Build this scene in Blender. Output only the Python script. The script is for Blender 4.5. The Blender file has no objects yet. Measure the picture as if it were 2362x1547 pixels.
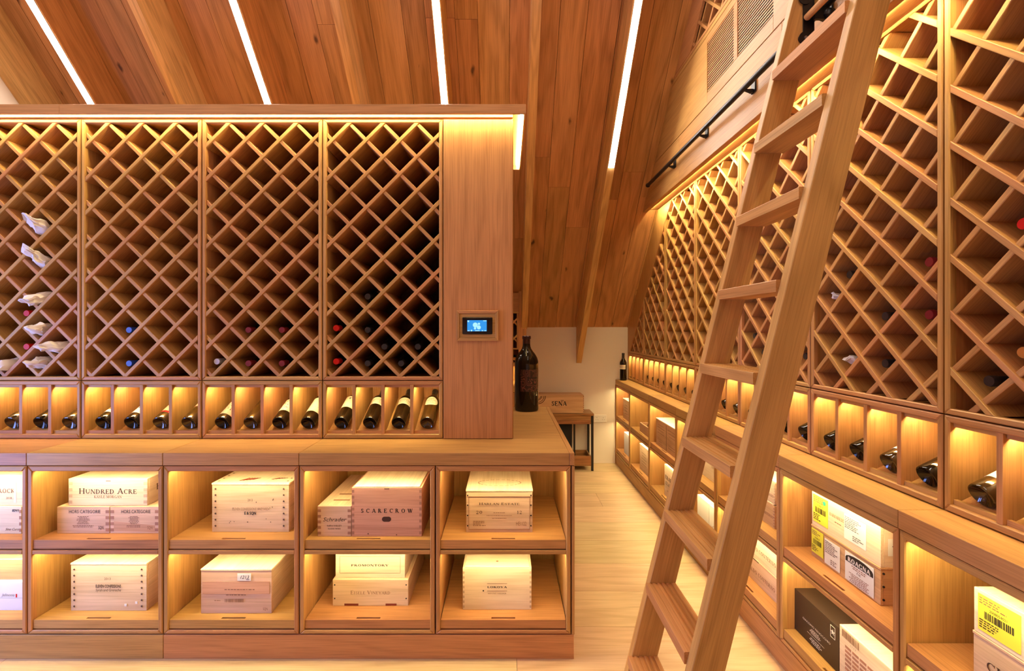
import bpy, math, random
from mathutils import Matrix, Vector, noise

# ------------------------------------------------------------------ camera, world, exposure
F, CX, CY, H = 1050.0, 1167.0, 758.0, 1.52          # focal length and principal point in pixels, eye height in m
S = bpy.context.scene
COL = S.collection
cam = bpy.data.cameras.new('camera')
cam.sensor_width = 36.0
cam.lens = 36.0 * F / 2362
cam.shift_x = (1181 - CX) / 2362
cam.shift_y = -(773.5 - CY) / 2362
cam.clip_start = 0.02
cam_ob = bpy.data.objects.new('camera', cam)
cam_ob.location = (0, 0, H)
cam_ob.rotation_euler = (math.pi / 2, 0, 0)
COL.objects.link(cam_ob)
S.camera = cam_ob
S.view_settings.view_transform = 'Standard'
S.view_settings.look = 'None'
S.view_settings.gamma = 1.0
S.view_settings.use_curve_mapping = False
S.view_settings.exposure = -0.34
S.cycles.max_bounces = 8
S.cycles.diffuse_bounces = 5
S.cycles.glossy_bounces = 4
S.cycles.use_denoising = True
S.cycles.sample_clamp_indirect = 6.0

W_ = bpy.data.worlds.new('dusk_sky')
S.world = W_
W_.use_nodes = True
W_.node_tree.nodes['Background'].inputs[0].default_value = (0.30, 0.42, 1.0, 1)
W_.node_tree.nodes['Background'].inputs[1].default_value = 2.0

LED_CEIL = 112.0        # white linear lights on the rafters
LED_FILL = 38.0        # added fill lights on the unseen front slope
LED_CUBBY = 122.0       # warm strips in the lower cubbies
LED_DISPLAY = 230.0     # warm strips in the bottle display
LED_BULK = 290.0       # the same strip under the bulkhead
LED_COVE = 135.0        # warm strips along the tops of the racks
WARM = (1.0, 0.80, 0.38)
WHITE = (1.0, 0.87, 0.73)
DAY_W = 85.0           # assumed blue light from outside, through the added glazed door in the left wall (W)

day = bpy.data.lights.new('assumed_daylight', 'AREA')  # assumed source out of view, added to tint the left-hand fronts blue
day.shape = 'RECTANGLE'
day.size, day.size_y = 1.6, 1.1
day.energy = DAY_W
day.color = (0.28, 0.40, 1.0)
day_ob = bpy.data.objects.new('assumed_daylight', day)
day_ob.location = (-3.50, 1.10, 0.95)
day_ob.rotation_euler = (0, -math.pi / 2, 0)
COL.objects.link(day_ob)

rnd = random.Random(7)
R2 = math.sqrt(2)

# ------------------------------------------------------------------ materials
def new_mat(name):
    m = bpy.data.materials.new(name)
    m.use_nodes = True
    nt = m.node_tree
    return m, nt, nt.nodes, nt.links, nt.nodes['Principled BSDF']

def plain(name, col, rough=0.5, metal=0.0, spec=0.5, coat=0.0):
    m, nt, N, L, b = new_mat(name)
    b.inputs['Base Color'].default_value = (*col, 1)
    b.inputs['Roughness'].default_value = rough
    b.inputs['Metallic'].default_value = metal
    b.inputs['Specular IOR Level'].default_value = spec
    b.inputs['Coat Weight'].default_value = coat
    return m

def emit(name, col, strength):
    m, nt, N, L, b = new_mat(name)
    N.remove(b)
    e = N.new('ShaderNodeEmission')
    e.inputs[0].default_value = (*col, 1)
    e.inputs[1].default_value = strength
    L.new(e.outputs[0], N['Material Output'].inputs[0])
    return m

def mth(N, L, op, a, b=None, c=None):
    n = N.new('ShaderNodeMath'); n.operation = op
    for i, v in enumerate((a, b, c)):
        if v is None: continue
        if isinstance(v, (int, float)): n.inputs[i].default_value = v
        else: L.new(v, n.inputs[i])
    return n.outputs[0]

def wood(name, base, axis, dark=0.62, vary=0.16, rough=0.5, ring=1.0, knots=0.0, fine=1.0, bump=0.12, hue=0.012, fig=1.0):
    """oak-like boards: grain along one object axis, tone and offset of its own for each object"""
    m, nt, N, L, b = new_mat(name)
    tc = N.new('ShaderNodeTexCoord'); oi = N.new('ShaderNodeObjectInfo')
    off = N.new('ShaderNodeVectorMath'); off.operation = 'SCALE'
    cx = N.new('ShaderNodeCombineXYZ')
    r1 = mth(N, L, 'MULTIPLY', oi.outputs['Random'], 37.0)
    r2 = mth(N, L, 'MULTIPLY', oi.outputs['Random'], 91.0)
    r3 = mth(N, L, 'MULTIPLY', oi.outputs['Random'], 53.0)
    for i, r in enumerate((r1, r2, r3)): L.new(r, cx.inputs[i])
    add = N.new('ShaderNodeVectorMath'); add.operation = 'ADD'
    L.new(tc.outputs['Object'], add.inputs[0]); L.new(cx.outputs[0], add.inputs[1])
    def mapped(along, across):
        mp = N.new('ShaderNodeMapping')
        sc = [across] * 3; sc['xyz'.index(axis)] = along
        mp.inputs['Scale'].default_value = sc
        L.new(add.outputs[0], mp.inputs[0])
        return mp.outputs[0]
    # broad growth figure
    n1 = N.new('ShaderNodeTexNoise'); n1.inputs['Scale'].default_value = 1.0; n1.inputs['Detail'].default_value = 2.0
    L.new(mapped(0.9, 7.0), n1.inputs['Vector'])
    w = mth(N, L, 'SINE', mth(N, L, 'MULTIPLY', n1.outputs['Fac'], 46.0 * ring))
    w = mth(N, L, 'MULTIPLY_ADD', w, 0.5, 0.5)
    w = mth(N, L, 'POWER', w, 1.6)
    # long pores
    n2 = N.new('ShaderNodeTexNoise'); n2.inputs['Scale'].default_value = 1.0; n2.inputs['Detail'].default_value = 3.0
    L.new(mapped(5.0, 230.0 * fine), n2.inputs['Vector'])
    p = mth(N, L, 'SMOOTH_MIN', 1.0, mth(N, L, 'MULTIPLY', mth(N, L, 'MAXIMUM', mth(N, L, 'SUBTRACT', n2.outputs['Fac'], 0.42), 0.0), 4.0), 0.1)
    n3 = N.new('ShaderNodeTexNoise'); n3.inputs['Scale'].default_value = 1.0; n3.inputs['Detail'].default_value = 1.0
    L.new(mapped(1.3, 14.0), n3.inputs['Vector'])
    t = mth(N, L, 'ADD', mth(N, L, 'MULTIPLY', w, 0.34*fig), mth(N, L, 'MULTIPLY', p, 0.36))
    t = mth(N, L, 'ADD', t, mth(N, L, 'MULTIPLY_ADD', n3.outputs['Fac'], 0.50*fig, 0.33*(1-fig)))
    mix = N.new('ShaderNodeMix'); mix.data_type = 'RGBA'
    mix.inputs['A'].default_value = (*[min(1, c * 1.16) for c in base], 1)
    mix.inputs['B'].default_value = (base[0] * dark, base[1] * dark * 0.93, base[2] * dark * 0.82, 1)
    L.new(t, mix.inputs['Factor'])
    col = mix.outputs['Result']
    if knots:
        v = N.new('ShaderNodeTexVoronoi'); v.inputs['Scale'].default_value = 1.0; v.voronoi_dimensions = '2D'
        mp = N.new('ShaderNodeMapping'); sc = [5.2] * 3; sc['xyz'.index(axis)] = 2.1
        mp.inputs['Scale'].default_value = sc
        wob = N.new('ShaderNodeTexNoise'); wob.inputs['Scale'].default_value = 9.0
        L.new(add.outputs[0], wob.inputs['Vector'])
        wa = N.new('ShaderNodeVectorMath'); wa.operation = 'MULTIPLY_ADD'
        L.new(wob.outputs['Color'], wa.inputs[0]); wa.inputs[1].default_value = (0.06,) * 3
        L.new(add.outputs[0], wa.inputs[2])
        L.new(wa.outputs[0], mp.inputs[0]); L.new(mp.outputs[0], v.inputs['Vector'])
        sep = N.new('ShaderNodeSeparateColor'); L.new(v.outputs['Color'], sep.inputs[0])
        rad = mth(N, L, 'MULTIPLY', mth(N, L, 'MAXIMUM', mth(N, L, 'SUBTRACT', sep.outputs[0], 1 - knots), 0.0), 0.11 / knots)
        k = mth(N, L, 'SUBTRACT', rad, v.outputs['Distance'])
        k = mth(N, L, 'MULTIPLY', mth(N, L, 'MAXIMUM', k, 0.0), 13.0)
        k = mth(N, L, 'MINIMUM', k, 0.85)
        mk = N.new('ShaderNodeMix'); mk.data_type = 'RGBA'
        L.new(k, mk.inputs['Factor']); L.new(col, mk.inputs['A'])
        mk.inputs['B'].default_value = (0.045, 0.018, 0.008, 1)
        col = mk.outputs['Result']
    hs = N.new('ShaderNodeHueSaturation')
    rr = N.new('ShaderNodeTexWhiteNoise'); rr.noise_dimensions = '1D'; L.new(r2, rr.inputs['W'])
    L.new(mth(N, L, 'MULTIPLY_ADD', rr.outputs['Value'], 2 * vary, 1 - vary), hs.inputs['Value'])
    L.new(mth(N, L, 'MULTIPLY_ADD', oi.outputs['Random'], 2 * hue, 0.5 - hue), hs.inputs['Hue'])
    L.new(col, hs.inputs['Color'])
    L.new(hs.outputs[0], b.inputs['Base Color'])
    b.inputs['Roughness'].default_value = rough
    b.inputs['Specular IOR Level'].default_value = 0.3
    if bump:
        bp = N.new('ShaderNodeBump'); bp.inputs['Strength'].default_value = bump; bp.inputs['Distance'].default_value = 0.002
        L.new(mth(N, L, 'SUBTRACT', 1.0, t), bp.inputs['Height']); L.new(bp.outputs[0], b.inputs['Normal'])
    return m

OAK = (0.55, 0.290, 0.102)
OAK_CEIL = (0.57, 0.285, 0.105)
OAK_FLOOR = (0.60, 0.43, 0.25)
LADDER = (0.57, 0.300, 0.105)
oak = {a: wood('oak_' + a, OAK, a, vary=0.08, rough=0.42, fig=0.55) for a in 'xyz'}
shade_oak = wood('shade_oak', (0.10, 0.045, 0.016), 'z', vary=0.05)  # rack backs: oak darkened to stand for the deep shade inside
beam_oak = wood('beam_oak', (0.72, 0.41, 0.165), 'x', vary=0.07)
ceil_oak = wood('ceiling_oak', OAK_CEIL, 'x', dark=0.55, vary=0.15, rough=0.55, ring=0.7, knots=0.50, hue=0.006)
floor_oak = wood('floor_oak', OAK_FLOOR, 'x', dark=0.78, vary=0.09, rough=0.38, ring=0.6)
lad = {a: wood('ladder_oak_' + a, LADDER, a, dark=0.66, vary=0.06, rough=0.45, ring=0.8) for a in 'xyz'}
pine = {a: wood('pine_' + a, (0.74, 0.53, 0.36), a, dark=0.84, vary=0.06, rough=0.6, ring=0.5, fine=0.7, hue=0.006) for a in 'xyz'}
ALONG = {}                 # the same wood with its grain running front to back, for the sides and lids of cases
def case_wood(name, col, dark):
    a = wood(name, col, 'x', dark=dark, vary=0.03, rough=0.6, ring=0.6, fine=0.7)
    ALONG[a.name] = wood(name+'_along', col, 'y', dark=dark, vary=0.03, rough=0.6, ring=0.6, fine=0.7)
    return a
pine_red = case_wood('pine_reddish', (0.64, 0.37, 0.235), 0.78)
pine_pale = case_wood('pine_pale', (0.80, 0.65, 0.47), 0.86)
pine_tan = case_wood('pine_tan', (0.62, 0.38, 0.20), 0.76)
pine['x'] = case_wood('pine_front', (0.74, 0.53, 0.36), 0.80)
acacia = wood('rustic_brown_wood', (0.30, 0.14, 0.05), 'x', dark=0.5, vary=0.15, rough=0.4)
M = dict(
    plaster=plain('white_plaster', (0.78, 0.67, 0.55), 0.85, spec=0.2),
    black=plain('black_metal', (0.018, 0.017, 0.018), 0.35, metal=0.6),
    blackbox=plain('black_fabric', (0.006, 0.006, 0.006), 0.9),
    bezel=plain('black_glass_bezel', (0.004, 0.004, 0.006), 0.1),
    glass=plain('dark_bottle_glass', (0.006, 0.004, 0.002), 0.05, spec=0.4),
    glass_brown=plain('brown_bottle_glass', (0.035, 0.018, 0.004), 0.06, spec=0.8),
    ink=plain('dark_brown_ink', (0.055, 0.018, 0.008), 0.7),
    ink_soft=plain('faded_brown_ink', (0.26, 0.13, 0.07), 0.8),
    ink_red=plain('red_brown_ink', (0.20, 0.035, 0.015), 0.7),
    ink_black=plain('black_ink', (0.012, 0.010, 0.010), 0.6),
    joint=plain('end_grain', (0.40, 0.20, 0.12), 0.7),
    joint_soft=plain('pale_end_grain', (0.56, 0.39, 0.26), 0.7),
    paper=plain('white_paper', (0.82, 0.80, 0.76), 0.7),
    cream=plain('cream_paper', (0.78, 0.70, 0.50), 0.6),
    yellow=plain('yellow_paper', (0.80, 0.76, 0.06), 0.6),
    orange=plain('orange_paper', (0.75, 0.36, 0.07), 0.6),
    pink=plain('pink_paper', (0.72, 0.40, 0.27), 0.6),
    red=plain('red_foil', (0.60, 0.012, 0.008), 0.4, spec=0.25),
    darkred=plain('dark_red_foil', (0.20, 0.015, 0.02), 0.3),
    blue=plain('blue_foil', (0.02, 0.07, 0.42), 0.3),
    gold=plain('copper_gold_foil', (0.70, 0.30, 0.06), 0.3, metal=0.5),
    silver=plain('silver_foil', (0.62, 0.62, 0.68), 0.3, metal=0.4),
    darkfoil=plain('black_foil', (0.02, 0.018, 0.018), 0.3),
    green=plain('green_sticker', (0.03, 0.50, 0.25), 0.5),
    tissue=plain('white_tissue', (0.85, 0.82, 0.78), 0.9, spec=0.1),
    carton=plain('white_carton', (0.80, 0.78, 0.80), 0.6),
    carton_black=plain('dark_brown_carton', (0.035, 0.020, 0.014), 0.45),
    plastic=plain('white_plastic', (0.80, 0.72, 0.62), 0.35),
    steel=plain('grey_steel', (0.25, 0.25, 0.26), 0.35, metal=0.9),
    slot=plain('shadow_void', (0.012, 0.008, 0.005), 0.9),
    led_ceil=emit('white_led', WHITE, LED_CEIL),
    led_fill=emit('white_led_fill', WHITE, LED_FILL),
    led_cubby=emit('warm_led_cubby', WARM, LED_CUBBY),
    led_disp=emit('warm_led_display', WARM, LED_DISPLAY),
    led_bulk=emit('warm_led_bulkhead', WARM, LED_BULK),
    led_cove=emit('warm_led_cove', WARM, LED_COVE),
    screen=emit('blue_screen', (0.05, 0.38, 1.0), 1.1),
    screen_white=emit('screen_white', (0.45, 0.9, 1.0), 1.3),
)

def swirl_mat():
    m, nt, N, L, b = new_mat('etched_swirl_label')
    tc = N.new('ShaderNodeTexCoord')
    n = N.new('ShaderNodeTexNoise'); n.inputs['Scale'].default_value = 22.0; n.inputs['Detail'].default_value = 0.0
    L.new(tc.outputs['Object'], n.inputs['Vector'])
    s = mth(N, L, 'SINE', mth(N, L, 'MULTIPLY', n.outputs['Fac'], 60.0))
    s = mth(N, L, 'GREATER_THAN', s, 0.55)
    mx = N.new('ShaderNodeMix'); mx.data_type = 'RGBA'
    mx.inputs['A'].default_value = (0.014, 0.006, 0.005, 1); mx.inputs['B'].default_value = (0.17, 0.055, 0.045, 1)
    L.new(s, mx.inputs['Factor']); L.new(mx.outputs['Result'], b.inputs['Base Color'])
    b.inputs['Roughness'].default_value = 0.4
    return m
M['swirl'] = swirl_mat()

# ------------------------------------------------------------------ mesh helpers
class MB:
    def __init__(s): s.v, s.f = [], []
    def add(s, vs, fs):
        o = len(s.v); s.v += [tuple(p) for p in vs]; s.f += [tuple(i + o for i in f) for f in fs]; return s
    def box(s, x0, x1, y0, y1, z0, z1, c=0.0):
        if c <= 0:
            return s.add([(x0,y0,z0),(x1,y0,z0),(x1,y1,z0),(x0,y1,z0),(x0,y0,z1),(x1,y0,z1),(x1,y1,z1),(x0,y1,z1)],
                         [(0,3,2,1),(4,5,6,7),(0,1,5,4),(1,2,6,5),(2,3,7,6),(3,0,4,7)])
        # chamfered on all twelve edges
        P = {}
        vs = []
        for ix, (xa, sx) in enumerate(((x0, 1), (x1, -1))):
            for iy, (ya, sy) in enumerate(((y0, 1), (y1, -1))):
                for iz, (za, sz) in enumerate(((z0, 1), (z1, -1))):
                    for k, q in enumerate(((xa, ya + sy*c, za + sz*c), (xa + sx*c, ya, za + sz*c), (xa + sx*c, ya + sy*c, za))):
                        P[ix, iy, iz, k] = len(vs); vs.append(q)
        fs = []
        for i in (0, 1):
            q = [P[i,0,0,0],P[i,1,0,0],P[i,1,1,0],P[i,0,1,0]]; fs.append(q if i else q[::-1])
            q = [P[0,i,0,1],P[1,i,0,1],P[1,i,1,1],P[0,i,1,1]]; fs.append(q[::-1] if i else q)
            q = [P[0,0,i,2],P[1,0,i,2],P[1,1,i,2],P[0,1,i,2]]; fs.append(q if i else q[::-1])
        for a in (0, 1):
            for b in (0, 1):
                fs.append([P[a,b,0,0],P[a,b,1,0],P[a,b,1,1],P[a,b,0,1]])
                fs.append([P[a,0,b,0],P[a,1,b,0],P[a,1,b,2],P[a,0,b,2]])
                fs.append([P[0,a,b,1],P[1,a,b,1],P[1,a,b,2],P[0,a,b,2]])
                for cc in (0, 1): fs.append([P[a,b,cc,0],P[a,b,cc,1],P[a,b,cc,2]])
        return s.add(vs, fs)
    def prism(s, poly, a0, a1, place, c=0.0):
        """convex or concave 2-D polygon swept from a0 to a1; place(u, v, a) -> xyz; c = chamfer at a0 (convex only)"""
        n = len(poly); rings = []
        if c > 0:
            rings.append((inset(poly, c), a0)); rings.append((poly, a0 + c))
        else: rings.append((poly, a0))
        rings.append((poly, a1))
        vs, fs = [], []
        for pl, a in rings: vs += [place(u, v, a) for u, v in pl]
        for k in range(len(rings) - 1):
            for i in range(n):
                j = (i + 1) % n
                fs.append((k*n+i, k*n+j, (k+1)*n+j, (k+1)*n+i))
        fs.append(tuple(range(n))[::-1]); fs.append(tuple((len(rings)-1)*n + i for i in range(n)))
        return s.add(vs, fs)
    def lathe(s, prof, n=24, M4=None):
        vs, fs = [], []
        for r, z in prof:
            for i in range(n):
                a = 2*math.pi*i/n; vs.append((r*math.cos(a), r*math.sin(a), z))
        m = len(prof)
        for k in range(m-1):
            for i in range(n):
                j = (i+1) % n; fs.append((k*n+i, k*n+j, (k+1)*n+j, (k+1)*n+i))
        fs.append(tuple(range(n))[::-1]); fs.append(tuple((m-1)*n+i for i in range(n)))
        if M4 is not None: vs = [tuple(M4 @ Vector(p)) for p in vs]
        return s.add(vs, fs)
    def tube(s, p0, p1, r, n=12, r1=None):
        p0, p1 = Vector(p0), Vector(p1); d = p1 - p0
        q = d.to_track_quat('Z', 'Y').to_matrix().to_4x4()
        return s.lathe([(r, 0), (r if r1 is None else r1, d.length)], n, Matrix.Translation(p0) @ q)
    def arc(s, r, a0, a1, z0, z1, n=12, th=0.0006, oval=False):
        """patch of a cylinder about z; angle 0 looks along -y; closed thin shell"""
        vs, fs = [], []
        for i in range(n+1):
            t = i/n; a = a0 + (a1-a0)*t
            za, zb = z0, z1
            if oval:
                h = math.sqrt(max(0.0, 1-(2*t-1)**2)); h = max(h, 0.25); m = (z0+z1)/2; za, zb = m-(m-z0)*h, m+(z1-m)*h
            for rr in (r, r+th):
                for z in (za, zb): vs.append((rr*math.sin(a), -rr*math.cos(a), z))
        for i in range(n):
            o, p = 4*i, 4*i+4
            fs += [(o+2,p+2,p+3,o+3),(o,o+1,p+1,p),(o+1,o+3,p+3,p+1),(o,p,p+2,o+2)]
        fs += [(0,2,3,1),(4*n,4*n+1,4*n+3,4*n+2)]
        return s.add(vs, fs)
    def mesh(s, name, mat, smooth=False):
        me = bpy.data.meshes.new(name); me.from_pydata(s.v, [], s.f); me.materials.append(mat)
        if smooth:
            me.polygons.foreach_set('use_smooth', [True]*len(me.polygons))
            me.set_sharp_from_angle(angle=math.radians(38))
        me.update(); return me
    def build(s, name, mat, parent=None, smooth=False, label=None, matrix=None):
        o = bpy.data.objects.new(name, s.mesh(name, mat, smooth)); COL.objects.link(o)
        if parent is not None: o.parent = parent
        if matrix is not None: o.matrix_local = matrix
        if label: o['label'] = label
        return o

def clip_half(poly, a, b, c):
    out = []
    for i in range(len(poly)):
        p, q = poly[i], poly[(i+1) % len(poly)]
        dp, dq = a*p[0]+b*p[1]-c, a*q[0]+b*q[1]-c
        if dp <= 0: out.append(p)
        if (dp < 0) != (dq < 0) and abs(dp-dq) > 1e-12:
            t = dp/(dp-dq); out.append((p[0]+(q[0]-p[0])*t, p[1]+(q[1]-p[1])*t))
    res = []
    for p in out:
        if not res or math.hypot(p[0]-res[-1][0], p[1]-res[-1][1]) > 1e-5: res.append(p)
    if len(res) > 1 and math.hypot(res[0][0]-res[-1][0], res[0][1]-res[-1][1]) < 1e-5: res.pop()
    return res

def area(p): return 0.5*sum(p[i][0]*p[(i+1)%len(p)][1]-p[(i+1)%len(p)][0]*p[i][1] for i in range(len(p)))

def inset(poly, d):
    """move every edge of a convex polygon inwards by d, keeping the corner count"""
    sgn = 1 if area(poly) > 0 else -1
    n = len(poly); L = []
    for i in range(n):
        (x0,y0),(x1,y1) = poly[i], poly[(i+1)%n]
        l = math.hypot(x1-x0, y1-y0) or 1e-9
        nx, ny = -(y1-y0)/l*sgn, (x1-x0)/l*sgn
        L.append((nx, ny, nx*x0+ny*y0+d))
    out = []
    for i in range(n):
        a, b = L[i-1], L[i]; det = a[0]*b[1]-a[1]*b[0]
        if abs(det) < 1e-6: out.append(poly[i]); continue
        out.append(((a[2]*b[1]-a[1]*b[2])/det, (a[0]*b[2]-a[2]*b[0])/det))
    return out

def empty(name, loc=(0,0,0), rz=0.0, label=None, cat=None, group=None, kind=None):
    o = bpy.data.objects.new(name, None); COL.objects.link(o)
    o.empty_display_size = 0.05
    o.location = loc; o.rotation_euler = (0, 0, rz)
    return tag(o, label, cat, group, kind)

def tag(o, label=None, cat=None, group=None, kind=None):
    if label: o['label'] = label
    if cat: o['category'] = cat
    if group: o['group'] = group
    if kind: o['kind'] = kind
    return o

def dup(root, loc, rz=None, label=None, group=None):
    r = root.copy(); COL.objects.link(r); r.location = loc
    if rz is not None: r.rotation_euler = (0, 0, rz)
    if label: r['label'] = label
    if group: r['group'] = group
    for ch in list(root.children):
        c = ch.copy(); COL.objects.link(c); c.parent = r
        for g in list(ch.children):
            d = g.copy(); COL.objects.link(d); d.parent = c
    return r

XZ = lambda u, v, a: (u, a, v)          # polygon in x-z, swept along y
YZ = lambda u, v, a: (a, u, v)          # polygon in y-z, swept along x

def PX(px, Y): return (px - CX) * Y / F
def PZ(py, Y): return H - (py - CY) * Y / F

# ------------------------------------------------------------------ lettering
TH, TN = 0.185, 0.085
GLYPH = {  # strokes: ('l',x0,y0,x1,y1,weight) ('a',cx,cy,rx,ry,deg0,deg1) ; serifs (x,y,length)
 'A': (0.86, [('l',.08,0,.43,1,TN),('l',.43,1,.78,0,TH),('l',.2,.34,.66,.34,TN)], [(.08,0,.26),(.78,0,.30)]),
 'B': (0.70, [('l',.14,0,.14,1,TH),('a',.30,.76,.26,.24,-90,90),('a',.30,.27,.32,.27,-90,90),('l',.14,1,.3,1,TN),('l',.14,.53,.3,.53,TN),('l',.14,0,.3,0,TN)], [(.12,0,.2),(.12,1,.2)]),
 'C': (0.84, [('a',.47,.5,.41,.52,48,312),('l',.75,.70,.75,.98,TN)], []),
 'D': (0.88, [('l',.14,0,.14,1,TH),('a',.32,.5,.46,.5,-90,90),('l',.14,1,.32,1,TN),('l',.14,0,.32,0,TN)], [(.12,0,.22),(.12,1,.22)]),
 'E': (0.72, [('l',.14,0,.14,1,TH),('l',.14,.985,.6,.985,TN),('l',.14,.52,.48,.52,TN),('l',.14,.015,.64,.015,TN),('l',.6,1,.6,.78,TN),('l',.64,0,.64,.24,TN),('l',.48,.42,.48,.62,TN)], [(.12,0,.2),(.12,1,.2)]),
 'G': (0.90, [('a',.47,.5,.41,.52,48,318),('l',.76,.0,.76,.42,TH),('l',.75,.70,.75,.98,TN)], [(.76,.42,.30)]),
 'H': (0.92, [('l',.16,0,.16,1,TH),('l',.76,0,.76,1,TH),('l',.16,.52,.76,.52,TN)], [(.16,0,.3),(.16,1,.3),(.76,0,.3),(.76,1,.3)]),
 'I': (0.40, [('l',.2,0,.2,1,TH)], [(.2,0,.32),(.2,1,.32)]),
 'K': (0.86, [('l',.16,0,.16,1,TH),('l',.2,.42,.7,1,TN),('l',.34,.56,.76,0,TH)], [(.16,0,.3),(.16,1,.3),(.7,1,.24),(.76,0,.28)]),
 'L': (0.68, [('l',.14,0,.14,1,TH),('l',.14,.015,.6,.015,TN),('l',.6,0,.6,.28,TN)], [(.14,0,.2),(.14,1,.3)]),
 'M': (1.06, [('l',.14,0,.16,1,TN),('l',.18,1,.52,.05,TH),('l',.52,.05,.86,1,TN),('l',.88,0,.88,1,TH)], [(.14,0,.26),(.14,1,.22),(.88,0,.3),(.9,1,.24)]),
 'N': (0.92, [('l',.14,0,.14,1,TN),('l',.16,1,.76,0,TH),('l',.78,0,.78,1,TN)], [(.14,0,.26),(.12,1,.2),(.78,1,.26)]),
 'O': (0.92, [('a',.46,.5,.40,.52,0,360)], []),
 'P': (0.70, [('l',.14,0,.14,1,TH),('a',.30,.72,.30,.28,-90,90),('l',.14,1,.3,1,TN),('l',.14,.44,.3,.44,TN)], [(.14,0,.3),(.12,1,.2)]),
 'R': (0.82, [('l',.14,0,.14,1,TH),('a',.30,.74,.28,.26,-90,90),('l',.14,1,.3,1,TN),('l',.14,.48,.3,.48,TN),('l',.36,.48,.74,0,TH)], [(.14,0,.3),(.12,1,.2),(.76,0,.2)]),
 'S': (0.66, [('a',.33,.745,.24,.27,40,270),('a',.33,.25,.26,.27,-140,90),('l',.54,.72,.54,.97,TN),('l',.1,.03,.1,.3,TN)], []),
 'T': (0.80, [('l',.4,0,.4,1,TH),('l',.06,.985,.74,.985,TN),('l',.06,1,.06,.76,TN),('l',.74,1,.74,.76,TN)], [(.4,0,.32)]),
 'U': (0.90, [('l',.16,.35,.16,1,TH),('a',.45,.35,.29,.36,180,360),('l',.74,.35,.74,1,TN)], [(.16,1,.3),(.74,1,.24)]),
 'V': (0.86, [('l',.10,1,.43,0,TH),('l',.43,0,.76,1,TN)], [(.10,1,.3),(.76,1,.24)]),
 'W': (1.22, [('l',.10,1,.38,0,TH),('l',.38,0,.62,1,TN),('l',.62,1,.86,0,TH),('l',.86,0,1.12,1,TN)], [(.10,1,.28),(1.12,1,.24),(.62,1,.24)]),
 'Y': (0.84, [('l',.42,0,.42,.45,TH),('l',.08,1,.42,.45,TH),('l',.42,.45,.76,1,TN)], [(.42,0,.32),(.08,1,.28),(.76,1,.24)]),
 '0': (0.80, [('a',.40,.5,.33,.52,0,360)], []),
 '1': (0.50, [('l',.26,0,.26,1,TH),('l',.1,.82,.26,1,TN)], [(.26,0,.34)]),
 '2': (0.74, [('a',.36,.72,.28,.29,-20,170),('l',.58,.56,.1,.05,TN),('l',.1,.04,.66,.04,TH)], []),
 '~': (0.0, [], []),
}

def seg(mb, x0, y0, x1, y1, w0, w1, y):
    l = math.hypot(x1-x0, y1-y0) or 1e-9
    nx, nz = -(y1-y0)/l/2, (x1-x0)/l/2
    mb.add([(x0+nx*w0, y, y0+nz*w0), (x0-nx*w0, y, y0-nz*w0), (x1-nx*w1, y, y1-nz*w1), (x1+nx*w1, y, y1+nz*w1)], [(0,1,2,3)])

def serif_mesh(text, h, track=0.1, small=0.8, y=-0.0007, bold=1.0, stretch=1.0):
    """capitals drawn stroke by stroke; lower-case letters become small capitals; centred on x = 0, base at z = 0"""
    mb = MB(); x = 0.0
    for ch in text:
        if ch == ' ': x += 0.42*h*stretch; continue
        k = h*(small if ch.islower() else 1.0); g = GLYPH.get(ch.upper())
        if g is None: continue
        kx = k*stretch
        for st in g[1]:
            if st[0] == 'l':
                seg(mb, x+st[1]*kx, st[2]*k, x+st[3]*kx, st[4]*k, st[5]*k*bold, st[5]*k*bold, y)
            else:
                _, cx, cy, rx, ry, d0, d1 = st
                n = max(4, int(abs(d1-d0)/24)); pts = []
                for i in range(n+1):
                    a = math.radians(d0+(d1-d0)*i/n)
                    w = (TN + (TH-TN)*abs(math.cos(a))**1.3)*k*bold
                    pts.append((x+(cx+(rx-.07)*math.cos(a))*kx, (cy+(ry-.05)*math.sin(a))*k, w))
                for p, q in zip(pts, pts[1:]): seg(mb, p[0], p[1], q[0], q[1], p[2], q[2], y)
        for sx, sy, sl in g[2]:
            zz = (sy + (TN/2 if sy == 0 else -TN/2))*k
            seg(mb, x+(sx-sl/2)*kx, zz, x+(sx+sl/2)*kx, zz, TN*k, TN*k, y)
        x += (g[0]+track)*kx
    w = x - track*h*stretch
    mb.v = [(a-w/2, b, c) for a, b, c in mb.v]
    return mb

def lettering(parent, text, x, z, h, mat, track=0.1, small=0.8, y=-0.0007, bold=1.0, width=None, stretch=1.0):
    mb = serif_mesh(text, h, track, small, y, bold, stretch)
    if width:
        w = max(p[0] for p in mb.v)-min(p[0] for p in mb.v); k = width/w
        mb.v = [(a*k, b, c) for a, b, c in mb.v]
    mb.v = [(a+x, b, c+z) for a, b, c in mb.v]
    return mb.build('lettering', mat, parent)

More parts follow.
